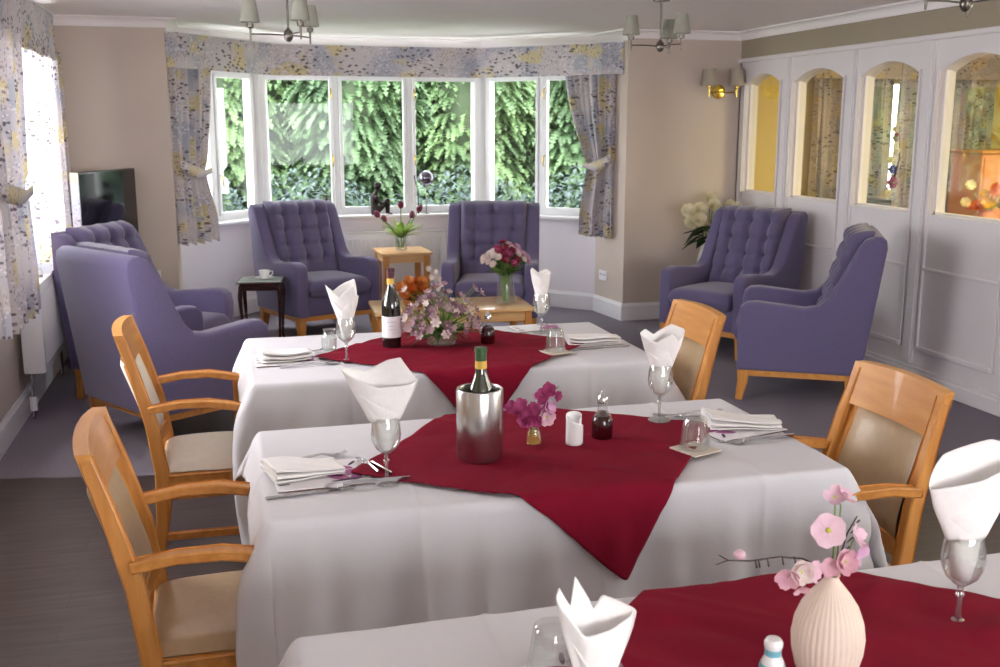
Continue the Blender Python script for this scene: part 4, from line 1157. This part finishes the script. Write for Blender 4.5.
def spoon(label, loc, rz, s=1):
    r = thing('spoon', label, 'spoon', loc, rz)
    m = MB(); m.bar([(-.12 * s, 0, .004), (-.06 * s, 0, .006), (.02 * s, 0, .010), (.05 * s, 0, .006)], [.010] * 4, [.002, .002, .0025, .002])
    m.v = [(x, y, z) for x, y, z in m.v]; m.build('handle', CHROME, r)
    m = MB(); m.grid(10, 8, lambda u, v: (.045 * s + .05 * s * u, (2 * v - 1) * .018 * s * math.sin(PI * (.04 + .92 * u)) ** .7, .007 - .006 * (1 - (2 * v - 1) ** 2) * math.sin(PI * u))); m.build('bowl', CHROME, r, fix=False, solid=.001)


def fork(label, loc, rz):
    r = thing('fork', label, 'fork', loc, rz)
    m = MB(); m.tube([(-.11, 0, .004), (-.04, 0, .009), (.02, 0, .013), (.045, 0, .006)], [.0045, .0035, .0028, .004], 6); m.build('handle', CHROME, r)
    m = MB()
    for q in (-1.5, -.5, .5, 1.5): m.tube([(.04, q * .004, .006), (.06, q * .0055, .004), (.08, q * .0055, .006), (.092, q * .005, .012)], .0016, 5)
    m.build('tines', CHROME, r)


def place_mat(label, loc, rz, w=.24, d=.20):
    r = thing('place_mat', label, 'place mat', loc, rz)
    m = MB(); m.box(-w / 2, w / 2, -d / 2, d / 2, 0, .003, bev=.001, seg=1); m.build('mat_top', MATW, r)
    m = MB(); m.box(-w / 2 + .001, w / 2 - .001, -d / 2 + .001, d / 2 - .001, -.002, .0005); m.build('cork_base', MATCORK, r)
    m = MB()
    def disc(cx, cy, a, b, rot, z=.0034):
        vs = [(cx, cy, z)] + [(cx + a * math.cos(t) * math.cos(rot) - b * math.sin(t) * math.sin(rot), cy + a * math.cos(t) * math.sin(rot) + b * math.sin(t) * math.cos(rot), z) for t in [2 * PI * q / 16 for q in range(16)]]
        return vs, [(0, 1 + q, 1 + (q + 1) % 16) for q in range(16)]
    for cx, cy, a, b, ro in ((.075, -.01, .045, .022, .4), (.06, .035, .03, .014, -.5), (.085, -.045, .03, .014, 1.2), (.04, -.04, .035, .016, 2.4)): m.add(*disc(cx, cy, a, b, ro))
    m.build('flower_print', PURPINK, r, fix=False, smooth=False)
    m = MB()
    for cx, cy, a, b, ro in ((.06, -.065, .045, .006, .1), (.09, .06, .02, .005, 1)): m.add(*disc(cx, cy, a, b, ro, .0038))
    for y in (.03, .0, -.04, -.06): m.box(-w / 2 + .008, -w / 2 + .035, y, y + .004, .003, .0037)
    m.build('dark_print', DARKPRINT, r, fix=False, smooth=False)
    return r


def folded_napkin(label, loc, rz, L=.17, W=.12, h=.028, seed=0):
    """loosely folded cloth: layers looping back at both ends"""
    r = thing('folded_napkin', label, 'napkin', loc, rz)
    rnd = random.Random(seed)
    prof = [(-.47, .16), (-.5, .05), (-.42, .0), (0, .02), (.42, .0), (.5, .1), (.44, .25), (.1, .22), (-.4, .30), (-.5, .42), (-.44, .55), (-.05, .45), (.40, .40), (.50, .52), (.42, .68), (0, .66), (-.42, .80), (-.5, .95), (-.36, 1.0), (0, .82), (.38, .80), (.46, .78)]
    # resample smoothly
    pts = []
    for i in range(len(prof) - 1):
        p0 = prof[max(0, i - 1)]; p1 = prof[i]; p2 = prof[i + 1]; p3 = prof[min(len(prof) - 1, i + 2)]
        for q in range(5):
            t = q / 5
            pts.append(tuple(.5 * ((2 * p1[k]) + (-p0[k] + p2[k]) * t + (2 * p0[k] - 5 * p1[k] + 4 * p2[k] - p3[k]) * t * t + (-p0[k] + 3 * p1[k] - 3 * p2[k] + p3[k]) * t ** 3) for k in (0, 1)))
    n = 20; m = MB()
    for j in range(n + 1):
        t = j / n
        for (x, z) in pts:
            wd = 1 - .28 * t; hh = h * (1.0 - .45 * t + .12 * math.sin(5 * t + seed))
            m.v.append(((t - .5) * L + .01 * x * math.sin(3 * t), x * W * wd + .012 * math.sin(2.6 * t + seed), .001 + max(0, z) * hh + .003 * math.sin(x * 5 + 4 * t + seed) ** 2))
    k = len(pts)
    m.f = [(j * k + i, j * k + i + 1, (j + 1) * k + i + 1, (j + 1) * k + i) for j in range(n) for i in range(k - 1)]
    m.build('folded_cloth', NAPKIN, r, fix=False, solid=.0012, ang=180)
    return r


# wine cooler table, left
place_mat('place mat with purple flower print at the left of the wine cooler table', (.205, 2.58, TW + .002), .06, .24, .2)
folded_napkin('folded white napkin on the place mat left of the wine cooler table', (.165, 2.59, TW + .007), .22, .18, .15, .032, 1)
fork('fork lying behind the left place mat on the wine cooler table', (.20, 2.715, TW), .25)
knife('knife in front of the left place mat on the wine cooler table', (.17, 2.452, TW), .1)
spoon('spoon lying over the knife in front of the left place mat', (.30, 2.47, TW + .005), PI + .08)
spoon('dessert spoon between the left place mat and the wine glass', (.325, 2.60, TZ), PI / 2 + .25, .62)
spoon('smaller spoon nearest the stem of the left wine glass', (.345, 2.575, TZ), PI / 2 + .45, .6)
# wine cooler table, right
place_mat('place mat with purple print at the right of the wine cooler table', (1.43, 2.70, TW + .002), PI + .25, .24, .2)
folded_napkin('folded triangular napkin on the right place mat of the wine cooler table', (1.455, 2.70, TW + .007), -.22, .21, .13, .036, 2)
fork('fork crossing a knife behind the right wine glass mat', (1.38, 2.855, TW), .1)
knife('knife crossing under the fork behind the right place mat', (1.35, 2.84, TW + .001), -.5)
knife('knife in front of the right place mat on the wine cooler table', (1.43, 2.585, TW), .06)
spoon('spoon in front of the right place mat beneath the knife', (1.44, 2.565, TW), PI + .1)
# farthest table, left and right
place_mat('place mat at the left of the farthest table', (.20, 3.97, TW + .002), .05, .24, .2)
folded_napkin('folded white napkin at the left end of the farthest table', (.195, 3.96, TW + .007), .12, .19, .13, .045, 3)
spoon('spoon in front of the left napkin on the farthest table', (.29, 3.845, TW), .1)
fork('fork behind the left napkin on the farthest table', (.26, 4.075, TW), .2)
v = thing('salt_pot', 'small glass cruet on the farthest table left of the wine glass', 'cruet', (.375, 4.07, TZ))
m = MB(); m.lathe([(1e-4, 0), (.026, 0), (.03, .01), (.031, .05), (.022, .062), (.02, .075), (.026, .083)], 24); m.build('cruet_glass', GLASSD, v, fix=False)
place_mat('place mat at the right of the farthest table', (1.42, 4.0, TW + .002), PI + .1, .26, .2)
folded_napkin('folded white napkin at the right end of the farthest table', (1.44, 3.96, TW + .007), -.15, .22, .13, .036, 4)
knife('knife in front of the right napkin on the farthest table', (1.46, 3.865, TW), .05)
place_mat('second place mat behind the right napkin on the farthest table', (1.30, 4.335, TW + .002), .1, .2, .14)
# nearest table
place_mat('purple printed place mat under the tumbler in the foreground', (.44, 1.42, TZ + .001), .35, .2, .16)
knife('knife tip at the right edge of the nearest table', (1.44, 1.50, TW), PI - .15)


# ================================================================== SMALL TABLES
# cup table with shaped legs
r = thing('cup_table', 'small dark wooden table holding a cup beside the left bay armchair', 'side table', (.245, 8.06, 0), -.15)
m = MB(); m.box(-.175, .175, -.15, .15, .485, .50, bev=.005, seg=2); m.build('tabletop', MAHOG, r)
m = MB(); m.box(-.15, .15, -.125, .125, .43, .485, bev=.002, seg=1); m.build('apron', MAHOG, r)
m = MB(); m.box(-.155, .155, -.13, .13, .4995, .503, bev=.001, seg=1); m.build('glass_cover', M('pale_table_inlay', (196, 208, 200), .12), r)
for sx in (-1, 1):
    for sy in (-1, 1):
        m = MB(); m.tube([(sx * .14, sy * .115, .47), (sx * .148, sy * .122, .38), (sx * .14, sy * .116, .2), (sx * .135, sy * .112, .06), (sx * .145, sy * .12, 0)], [.017, .018, .011, .009, .013], 10); m.build('leg', MAHOG, r)
c = thing('saucer', 'white saucer under the cup on the dark side table', 'saucer', (.27, 8.05, .503))
m = MB(); m.lathe([(1e-4, .001), (.03, .0), (.045, .004), (.075, .014), (.074, .016), (.045, .008), (1e-4, .006)], 32); m.build('dish', PORC, c)
c = thing('cup', 'white teacup on the dark side table', 'cup', (.27, 8.05, .511))
m = MB(); m.lathe([(1e-4, 0), (.022, 0), (.03, .008), (.038, .03), (.042, .06), (.040, .06), (.035, .03), (.026, .01), (1e-4, .006)], 28); m.build('cup_body', PORC, c)
m = MB(); m.tube([(.038, 0, .05), (.06, 0, .052), (.064, 0, .035), (.05, 0, .018), (.035, 0, .018)], .004, 6); m.build('handle', PORC, c)


def oak_table(name, label, x0, x1, y0, y1, h, shelf=False, rz=0):
    cx, cy = (x0 + x1) / 2, (y0 + y1) / 2; r = thing(name, label, 'table', (cx, cy, 0), rz); a, b = (x1 - x0) / 2, (y1 - y0) / 2
    m = MB(); m.box(-a, a, -b, b, h - .025, h, bev=.006, seg=2); m.build('tabletop', OAK, r)
    m = MB(); e = .03
    m.box(-a + e, a - e, -b + e, -b + e + .02, h - .09, h - .025); m.box(-a + e, a - e, b - e - .02, b - e, h - .09, h - .025); m.box(-a + e, -a + e + .02, -b + e, b - e, h - .09, h - .025); m.box(a - e - .02, a - e, -b + e, b - e, h - .09, h - .025); m.build('apron', OAK, r)
    for sx in (-1, 1):
        for sy in (-1, 1):
            m = MB(); x = sx * (a - .045); y = sy * (b - .045); m.bar([(x, y, h - .03), (x, y, h * .5), (x, y, 0)], [.05, .046, .04], [.05, .046, .04]); m.build('leg', BEECH, r)
    return r


oak_table('side_table', 'square oak side table holding the tulips in the bay', 1.28, 1.73, 8.86, 9.34, .57, rz=.03)
oak_table('coffee_table', 'long low oak coffee table behind the farthest dining table', .95, 2.05, 6.78, 7.32, .42, rz=-.05)

# tulips
v = thing('tulip_vase', 'clear glass vase of tulips on the square oak side table', 'vase', (1.50, 9.10, .57))
m = MB(); m.lathe([(1e-4, 0), (.05, 0), (.052, .01), (.055, .15)], 28); m.build('vase_glass', GLASS, v, fix=False)
m = MB(); m.lathe([(1e-4, .006), (.047, .006), (.05, .08), (1e-4, .08)], 24); m.build('water', WATER, v)
b = bouquet_root('dark pink tulips with green leaves on the oak side table', (1.50, 9.10, .57))
for dx, dy, z in ((-.20, -.03, .30), (-.13, .05, .25), (.00, 0, .37), (.15, -.02, .34), (.10, .04, .28)):
    m = MB(); m.tube([(dx * .1, dy * .1, .02), (dx * .35, dy * .4, .18), (dx, dy, z)], .005, 6); m.build('stem', STEM, b)
    m = MB(); tm = Matrix.Translation((dx, dy, z)) @ Vector((dx * .8, dy, .25)).to_track_quat('Z', 'Y').to_matrix().to_4x4()
    m.lathe([(1e-4, -.01), (.018, .0), (.026, .02), (.024, .042), (.010, .06), (1e-4, .06)], 12, mat=tm, mod=lambda th, zz: 1 + .1 * math.sin(3 * th)); m.build('tulip_head', TULIP, b)
m = MB(); rnd = random.Random(3)
for k in range(34): a = rnd.uniform(0, 2 * PI); leaf(m, (0, 0, .1), (math.cos(a) * .9, math.sin(a) * .5, rnd.uniform(.3, 1.5)), rnd.uniform(.18, .29), .045, .3)
m.build('leaf', leaf_mat('tulip_leaf', (128, 164, 70), (176, 200, 110), 12), b, fix=False)

# chrysanthemums in a glass vase on the coffee table
v = thing('tall_glass_vase', 'clear glass vase of pink chrysanthemums on the coffee table', 'vase', (1.885, 6.98, .42))
m = MB(); m.lathe([(1e-4, 0), (.07, 0), (.073, .012), (.06, .12), (.05, .2), (.055, .235)], 32); m.build('vase_glass', GLASS, v, fix=False)
m = MB(); m.lathe([(1e-4, .006), (.066, .01), (.056, .11), (.052, .14), (1e-4, .14)], 28); m.build('water', WATER, v)
b = bouquet_root('round bunch of pink, lilac and crimson chrysanthemums on the coffee table', (1.885, 6.98, .42))
m = MB(); rnd = random.Random(8); fl = []
for k in range(60):
    th = k * 2.4; e = math.sqrt((k + .5) / 60); fl.append(Vector((math.cos(th) * .165 * e, math.sin(th) * .12 * e, .41 - .12 * e ** 2 + rnd.uniform(-.02, .02))))
for p in fl: m.tube([(p.x * .12, p.y * .12, .02), (p.x * .2, p.y * .2, .2), (p.x, p.y, p.z)], .003, 5)
m.build('stem', STEM, b)
for i, p in enumerate(fl):
    mt_ = CREAMPINK if p.x < -.07 or i % 7 == 3 else ((DEEPRED if i % 3 else MAG) if p.x < .03 else (LILAC if i % 4 else DEEPRED))
    blossom(b, p, Vector((p.x, p.y - .03, .10)), .029, mt_, 12, .36, .35, 2, YCENTRE if mt_ is not DEEPRED else None)
m = MB()
for k in range(70): a = rnd.uniform(0, 2 * PI); leaf(m, (math.cos(a) * .05, math.sin(a) * .05, rnd.uniform(.2, .30)), (math.cos(a), math.sin(a), rnd.uniform(.2, 1.2)), rnd.uniform(.06, .12), .03, .3)
m.build('foliage', GREENLEAF, b, fix=False)['kind'] = 'stuff'

# orange roses in a low basket on the coffee table
v = thing('flower_basket', 'low basket of orange roses on the left of the coffee table', 'basket', (1.235, 7.0, .42))
m = MB(); m.lathe([(1e-4, 0), (.055, 0), (.075, .03), (.08, .06), (.076, .06), (.06, .01)], 28, mod=lambda th, z: 1 + .02 * math.sin(th * 24)); m.build('basket_body', M('woven_basket', (150, 96, 52), .8, scale=60, var=.2), v)
b = bouquet_root('orange roses and pale pink sprigs on the coffee table behind the wine bottle', (1.235, 7.0, .42))
for i, (x, y, z, r_) in enumerate(((-.07, -.04, .09, .042), (.0, -.06, .07, .04), (-.09, 0, .13, .04), (.02, 0, .155, .04), (-.04, 0, .17, .038), (.06, .0, .10, .038), (.05, -.02, .17, .036), (-.03, -.05, .12, .04))):
    blossom(b, (x, y, z), (x * 1.5, -.8, .5), r_, ORANGE if i % 2 else APRICOT, 7, 1.1, 1.0, 4, None, 'rose')
for x, y, z in ((.12, 0, .2), (.14, -.02, .24), (.17, 0, .19), (.10, 0, .26), (.19, 0, .15), (.16, 0, .12)):
    blossom(b, (x, y, z), (x, -.8, .3), .022, CREAMPINK, 6, .7, .5, 1, None)
m = MB(); rnd = random.Random(12)
for k in range(30): a = rnd.uniform(0, 2 * PI); leaf(m, (math.cos(a) * .04, math.sin(a) * .04, rnd.uniform(.05, .12)), (math.cos(a) + .4, math.sin(a), rnd.uniform(.1, 1.2)), rnd.uniform(.07, .13), .035, .3)
m.build('foliage', GREENLEAF, b, fix=False)['kind'] = 'stuff'

# white roses in the far right corner
v = thing('floor_vase', 'tall pale vase of white roses in the corner behind the right armchair', 'vase', (3.86, 7.86, 0))
m = MB(); m.lathe([(1e-4, 0), (.09, 0), (.11, .1), (.12, .35), (.08, .6), (.055, .7), (.075, .75)], 28); m.build('vase_body', M('pale_stoneware', (196, 190, 184), .5), v)
b = bouquet_root('cream white roses with dark leaves in the far right corner', (3.86, 7.86, .77))
rnd = random.Random(2)
rs = [(-.20, -.02, .19), (-.12, -.06, .12), (-.10, -.02, .20), (0, -.05, .23), (.06, -.03, .18), (.14, -.05, .22), (.17, -.02, .17), (.02, .05, .28), (.22, -.02, .19), (-.06, 0, .06), (-.17, -.02, .10)]
m = MB()
for p in rs: m.tube([(0, 0, -.3), (p[0] * .3, p[1] * .3, .0), p], .005, 5)
m.build('stem', STEM, b)
for p in rs: blossom(b, p, (p[0] * 2, -.8, .35), .06, WHITEP, 7, 1.0, .6, 4, None, 'rose')
m = MB()
for k in range(34): a = rnd.uniform(PI, 2 * PI) ; leaf(m, (math.cos(a) * .05, math.sin(a) * .04, rnd.uniform(-.05, .08)), (math.cos(a) * 1.0, math.sin(a) * .6, rnd.uniform(-.4, .7)), rnd.uniform(.12, .24), .06, .4)
m.build('foliage', DARKLEAF, b, fix=False)['kind'] = 'stuff'

# ---- on the window board
v = thing('teardrop_ornament', 'dark teardrop vase on the bay window sill', 'ornament', (.905, 9.63, SILL + .031))
m = MB(); m.lathe([(1e-4, 0), (.028, 0), (.04, .02), (.043, .055), (.034, .1), (.018, .14), (.008, .17), (.012, .185)], 24); m.build('ornament_body', BRONZE, v)
fig = thing('figurine', 'dark bronze seated figurine hugging its knees on the window sill', 'figurine', (1.37, 9.62, SILL + .031))
m = MB()
m.tube([(-.02, 0, .0), (-.02, 0, .05), (-.03, 0, .11), (-.022, 0, .17), (-.012, 0, .205)], [.040, .043, .036, .042, .018], 14)
m.tube([(-.012, 0, .195), (-.004, 0, .235)], [.017, .016], 10); m.ball((.006, 0, .265), .034, 12, sc=(1.05, .85, 1.15))
for sy in (-1, 1):
    d = -.01 * (sy > 0)
    m.tube([(-.01, sy * .022, .03), (.05, sy * .024, .085), (.098 + d, sy * .02, .145 + d)], [.030, .024, .019], 10)
    m.tube([(.098 + d, sy * .02, .145 + d), (.10 + d, sy * .018, .075), (.098 + d, sy * .018, .012), (.135 + d, sy * .018, .009)], [.019, .016, .012, .010], 10)
    m.tube([(-.02, sy * .042, .175), (.01, sy * .05, .12), (.06, sy * .036, .105), (.115, sy * .018, .09)], [.018, .014, .012, .009], 10)
fo = m.build('figure', BRONZE, fig)
md = fo.modifiers.new('one_surface', 'REMESH'); md.mode = 'VOXEL'; md.voxel_size = .0055; md.use_smooth_shade = True
md = fo.modifiers.new('soften', 'SMOOTH'); md.iterations = 4
v = thing('glass_globe_ornament', 'silver glass globe on a thin stem on the window sill', 'ornament', (1.83, 9.63, SILL + .031))
m = MB(); m.ball((0, 0, .33), .072, 16); m.build('globe', M('smoky_silver_glass', (120, 116, 128), .08, .85, var=.3, scale=20), v)
m = MB(); m.tube([(0, 0, 0), (0, 0, .27)], .004, 8); m.lathe([(1e-4, 0), (.03, 0), (.03, .006), (1e-4, .008)], 16); m.build('stem', CHROME, v)
v = thing('twig_ornament', 'small dark hook ornament left of the glass globe', 'ornament', (1.755, 9.63, SILL + .031))
m = MB(); m.tube([(0, 0, 0), (0, 0, .22), (-.02, 0, .28), (-.035, 0, .34), (-.03, 0, .36)], [.006, .005, .005, .006, .003], 8); m.build('hook', BRONZE, v)


# ================================================================== CHANDELIERS AND WALL LIGHT
def shade_mesh(m, r0, r1, z0, z1, mt=None):
    m.lathe([(r0, z0), (r1, z1), (r1 - .002, z1), (r0 - .002, z0), (r0, z0)], 28, mat=mt)


def chandelier(label, loc):
    r = thing('chandelier', label, 'chandelier', loc, 0, 'three armed ceiling lights')
    hz = 2.125
    m = MB(); m.tube([(0, 0, hz), (0, 0, 2.40)], .006, 10); m.build('rod', NICKEL, r)
    m = MB(); m.lathe([(1e-4, 2.39), (.05, 2.39), (.052, 2.4), (.052, ZC - .0), (1e-4, ZC)], 24); m.build('ceiling_rose', NICKEL, r)
    m = MB(); m.lathe([(1e-4, hz - .035), (.012, hz - .032), (.024, hz - .015), (.026, hz), (.022, hz + .02), (.012, hz + .03), (.007, hz + .04)], 20); m.build('hub', NICKEL, r)
    for a in (186, 285, 50):
        t = math.radians(a); x, y = math.cos(t) * .20, math.sin(t) * .20
        m = MB(); m.tube([(0, 0, hz), (x * .5, y * .5, hz + .004), (x, y, hz + .002)], .004, 8); ar = m.build('arm', NICKEL, r)
        mt = Matrix.Translation((x, y, 0))
        m = MB(); m.lathe([(1e-4, hz - .035), (.005, hz - .03), (.006, hz + .03), (.018, hz + .035), (.019, hz + .055), (.009, hz + .057), (.009, hz + .09), (1e-4, hz + .09)], 16, mat=mt); m.build('candle_holder', NICKEL, ar)
        m = MB(); shade_mesh(m, .052, .034, hz + .062, hz + .175, mt); m.build('lamp_shade', SHADE, ar)
    return r


c1 = chandelier('three armed chandelier hanging before the bay window at the upper left', (.38, 5.9, 0))
dup(c1, (2.63, 6.12, 0), 0, 'three armed chandelier hanging near the wall light')
dup(c1, (2.88, 3.68, 0), 0, 'chandelier at the top right corner, only its lower tips in view')
wl = thing('wall_light', 'brass twin shaded wall light left of the glazed partition', 'wall light', (4.09, YB, 1.93))
m = MB(); m.lathe([(1e-4, 0), (.06, 0), (.058, .012), (.02, .02), (1e-4, .02)], 24, mat=Matrix.Rotation(PI / 2, 4, 'X')); m.build('back_plate', BRASS, wl)
for s in (-1, 1):
    m = MB(); m.tube([(0, -.015, 0), (s * .05, -.06, -.01), (s * .11, -.09, -.005), (s * .125, -.09, .03)], .006, 8); ar = m.build('arm', BRASS, wl)
    mt = Matrix.Translation((s * .125, -.09, 0))
    m = MB(); m.lathe([(1e-4, -.05), (.006, -.045), (.007, .02), (.022, .028), (.022, .034), (.01, .036), (.01, .075), (1e-4, .075)], 16, mat=mt); m.build('candle_holder', BRASS, ar)
    m = MB(); shade_mesh(m, .062, .050, .045, .185, mt); m.build('lamp_shade', SHADE2, ar)

# ================================================================== THE ROOM BEYOND THE PARTITION
def simple_drop(label, A, B, z0, z1, seed, mat=CURT):
    return curtain('curtain', A, B, z0, z1, None, 1, label, seed, mat=mat, folds=6, depth=.04)


simple_drop('patterned curtain seen through the second arched pane', (5.50, 9.06), (6.0, 9.06), .75, 2.14, 41)
simple_drop('patterned curtain left of the bright gap in the third arched pane', (6.02, 9.06), (6.34, 9.06), .7, 2.14, 43)
simple_drop('patterned curtain right of the bright gap in the third arched pane', (6.42, 9.06), (6.88, 9.06), .7, 2.14, 47)
simple_drop('patterned curtain seen through the nearest arched pane', (6.98, 9.06), (7.5, 9.06), .7, 2.14, 53)
pelmet('floral pelmet above the curtains in the yellow room beyond the partition', [(5.45, 9.19), (5.45, 8.98), (7.6, 8.98), (7.6, 9.19)], 2.09, 2.36, seed=9)
sd = thing('sideboard', 'dark green topped sideboard seen through the second arched pane', 'sideboard', (5.72, 8.72, 0))
m = MB(); m.box(-.3, .3, -.18, .2, .06, .92, bev=.005, seg=1); m.build('sideboard_body', M('olive_cabinet', (70, 72, 44), .5), sd)
m = MB(); m.box(-.32, .32, -.2, .22, .92, .97, bev=.004, seg=1); m.build('sideboard_top', M('dark_green_top', (34, 52, 44), .4), sd)
m = MB(); m.box(-.27, .27, -.16, .18, 0, .06); m.build('plinth', MAHOG, sd)
pc = thing('peach_cabinet', 'tall peach cabinet in the yellow room behind the nearest pane', 'cabinet', (7.2, 8.3, 0))
m = MB(); m.box(-.55, .6, -.2, .22, .05, 1.40, bev=.006, seg=1); m.build('cabinet_body', PEACH, pc)
m = MB(); m.box(-.58, .63, -.23, .24, 1.40, 1.43, bev=.005, seg=1); m.build('cabinet_top', BEECH_H, pc)
for x in (-.53, .04):
    m = MB(); m.box(x, x + .54, -.212, -.2, .1, 1.36, bev=.003, seg=1); dr = m.build('door', PEACH, pc)
    m = MB(); m.ball((x + (.48 if x < 0 else .06), -.225, .9), .018, 8); m.build('knob', BRASS, dr)
m = MB(); m.box(-.5, .55, -.17, .2, 0, .05); m.build('plinth', MAHOG, pc)
v = thing('green_bowl', 'dark green dish on top of the peach cabinet', 'dish', (7.22, 8.25, 1.431))
m = MB(); m.lathe([(1e-4, 0), (.06, 0), (.14, .03), (.15, .05), (.14, .05), (.05, .01), (1e-4, .01)], 28); m.build('dish_body', M('green_glaze', (30, 84, 66), .3), v)
pd = oak_table('plant_table', 'small wooden plant table in the yellow room behind the nearest pane', 5.92, 6.38, 7.18, 7.62, .74)
v = thing('amber_vase', 'round pink vase on the plant table in the yellow room', 'vase', (6.15, 7.4, .741))
m = MB(); m.lathe([(1e-4, 0), (.05, 0), (.11, .06), (.12, .12), (.08, .18), (.05, .2), (.055, .22)], 28); m.build('vase_body', M('pink_glaze', (190, 130, 122), .3), v)
b = bouquet_root('bunch of golden orange blooms seen through the nearest pane', (6.15, 7.4, .741))
rnd = random.Random(77); m = MB(); ps = [Vector((rnd.uniform(-.14, .2), rnd.uniform(-.1, .1), rnd.uniform(.24, .42))) for _ in range(16)]
for p in ps: m.tube([(0, 0, .1), (p.x * .4, p.y * .4, .24), tuple(p)], .004, 5)
m.build('stem', STEM, b)
for i, p in enumerate(ps): blossom(b, p, (p.x - .3, -.8, .3), .045, [ORANGE, WHITEP, M('golden_petal', (214, 170, 60), .6)][i % 3], 7, .8, .5, 2, None)
ww = thing('hanging_decoration', 'hanging twig decoration with pink and blue flowers seen in the third pane', 'decoration', (4.98, 7.0, 1.38))
m = MB(); m.tube([(0, .1, -.23), (0, .02, -.12), (0, -.03, .02), (0, -.02, .14), (0, .02, .36), (0, .0, ZC - 1.38)], [.006, .008, .006, .004, .002, .0015], 6); m.build('twig', BRONZE, ww)
for y, z, mt_, r_ in ((.0, .18, DEEPRED, .035), (.02, -.06, leaf_mat('blue_petal', (40, 48, 130), (70, 80, 170), 20), .035), (0, -.16, MAG, .045), (.06, .01, WHITEP, .03), (-.02, .08, WHITEP, .025), (.05, -.24, WHITEP, .03), (.03, .24, WHITEP, .025)):
    blossom(ww, (-.01, y, z), (-1, -.5, .1), r_, mt_, 6, .9, .4, 2)

# ================================================================== OUTSIDE
m = MB(); m.box(-12, 16, 10.2, 26, -.35, -.3); struct(m.build('lawn_ground', LAWN, smooth=False))


def conifer(label, loc, h, r, seed, mat, nf):
    rnd = random.Random(seed); root = thing('conifer_tree', label, 'tree', loc, 0, 'conifers behind the bay window')
    m = MB(); m.tube([(0, 0, 0), (0, 0, h * .95)], [.14, .03], 8); m.build('trunk', BARK, root)
    m = MB(); m.lathe([(r * .72, .1), (r * .74, h * .3), (r * .55, h * .6), (.05, h * .97)], 20, mod=lambda th, z: 1 + .12 * math.sin(5 * th + z * 3)); m.build('shade_core', CONCORE, root)  # solid dark core, coloured as the shade behind the sprays
    m = MB()
    for k in range(nf):
        z = h * rnd.random() * .95 if rnd.random() < .25 else rnd.uniform(.4, 3.3)
        a = rnd.uniform(PI * .98, PI * 2.02) if rnd.random() < .85 else rnd.uniform(0, 2 * PI)
        rr = r * (1 - (z / h) ** 1.8 * .9) * rnd.uniform(.62, 1.02) * (1 + .14 * math.sin(a * 4 + z * 4 + seed))
        base = Vector((math.cos(a) * rr * .8, math.sin(a) * rr * .8, z))
        out = Vector((math.cos(a) + rnd.uniform(-.5, .5), math.sin(a) + rnd.uniform(-.5, .5), rnd.uniform(-.1, .35))).normalized()
        side = out.cross(Vector((0, 0, 1))).normalized(); ln = rnd.uniform(.16, .34)
        roll = rnd.uniform(-.5, .5); up = Vector((0, 0, 1))
        side = (side + up * roll).normalized()
        n = 7
        for q in range(n):
            t = q / n; c = base + out * ln * t - up * (.65 * ln * t * t)
            c2 = base + out * ln * (t + .15) - up * (.65 * ln * (t + .15) ** 2)
            w_ = ln * .24 * (1 - t) ** .6 + .012
            for s_ in (-1, 1):
                tip = c + side * s_ * w_ + out * w_ * .7 - up * w_ * .28
                m.v += [tuple(c), tuple(c2), tuple(tip)]; i = len(m.v); m.f.append((i - 3, i - 2, i - 1))
    m.build('foliage', mat, root, fix=False, smooth=False)
    return root


for i, (x, y, h, r, mt_) in enumerate(((-1.7, 13.2, 5.2, 1.25, CONIFER2), (.1, 13.5, 5.6, 1.35, CONIFER2), (1.6, 13.1, 5.0, 1.2, CONIFER), (3.1, 13.4, 5.6, 1.35, CONIFER2), (4.6, 13.1, 5.2, 1.2, CONIFER), (6.1, 13.6, 5.4, 1.3, CONIFER2), (-3.4, 13.8, 5.4, 1.3, CONIFER))):
    labs = ['green conifer behind the left curtain edge of the bay window', 'light green conifer filling the left panes of the bay window', 'darker conifer behind the second pane and figurine', 'light conifer in the middle right panes of the bay window', 'conifer behind the rightmost panes of the bay window', 'conifer at the right beside the right bay curtain', 'conifer at the far left outside, mostly hidden by the wall']
    conifer(labs[i], (x, y, -.3), h, r, 50 + i, mt_, 7500 if i < 5 else 3500)
for i, (x, w_) in enumerate(((.9, .8), (2.6, .9), (4.0, .8), (-.4, .7))):
    rnd = random.Random(90 + i); root = thing('grey_shrub', ['low grey green shrub outside behind the left bay armchair', 'low grey green shrub outside behind the glass globe', 'low grey green shrub outside behind the right window handle', 'low grey green shrub outside at the leftmost pane'][i], 'shrub', (x, 11.6, -.3))
    m = MB()
    for k in range(1500):
        a = rnd.uniform(0, 2 * PI); e = rnd.random(); p = Vector((math.cos(a) * w_ * e ** .5, math.sin(a) * .35 * e ** .5, (1.5) * (1 - e * .3) * rnd.uniform(.3, 1)))
        leaf(m, p, (rnd.uniform(-1, 1), rnd.uniform(-1, .6), rnd.uniform(0, 1)), .09, .035, .2)
    m.build('foliage', GREYLEAF, root, fix=False)
    m = MB()
    for k in range(6): m.tube([(rnd.uniform(-.05, .05), 0, 0), (rnd.uniform(-.4, .4), rnd.uniform(-.15, .15), .9)], [.015, .006], 6)
    m.build('stem', BARK, root)
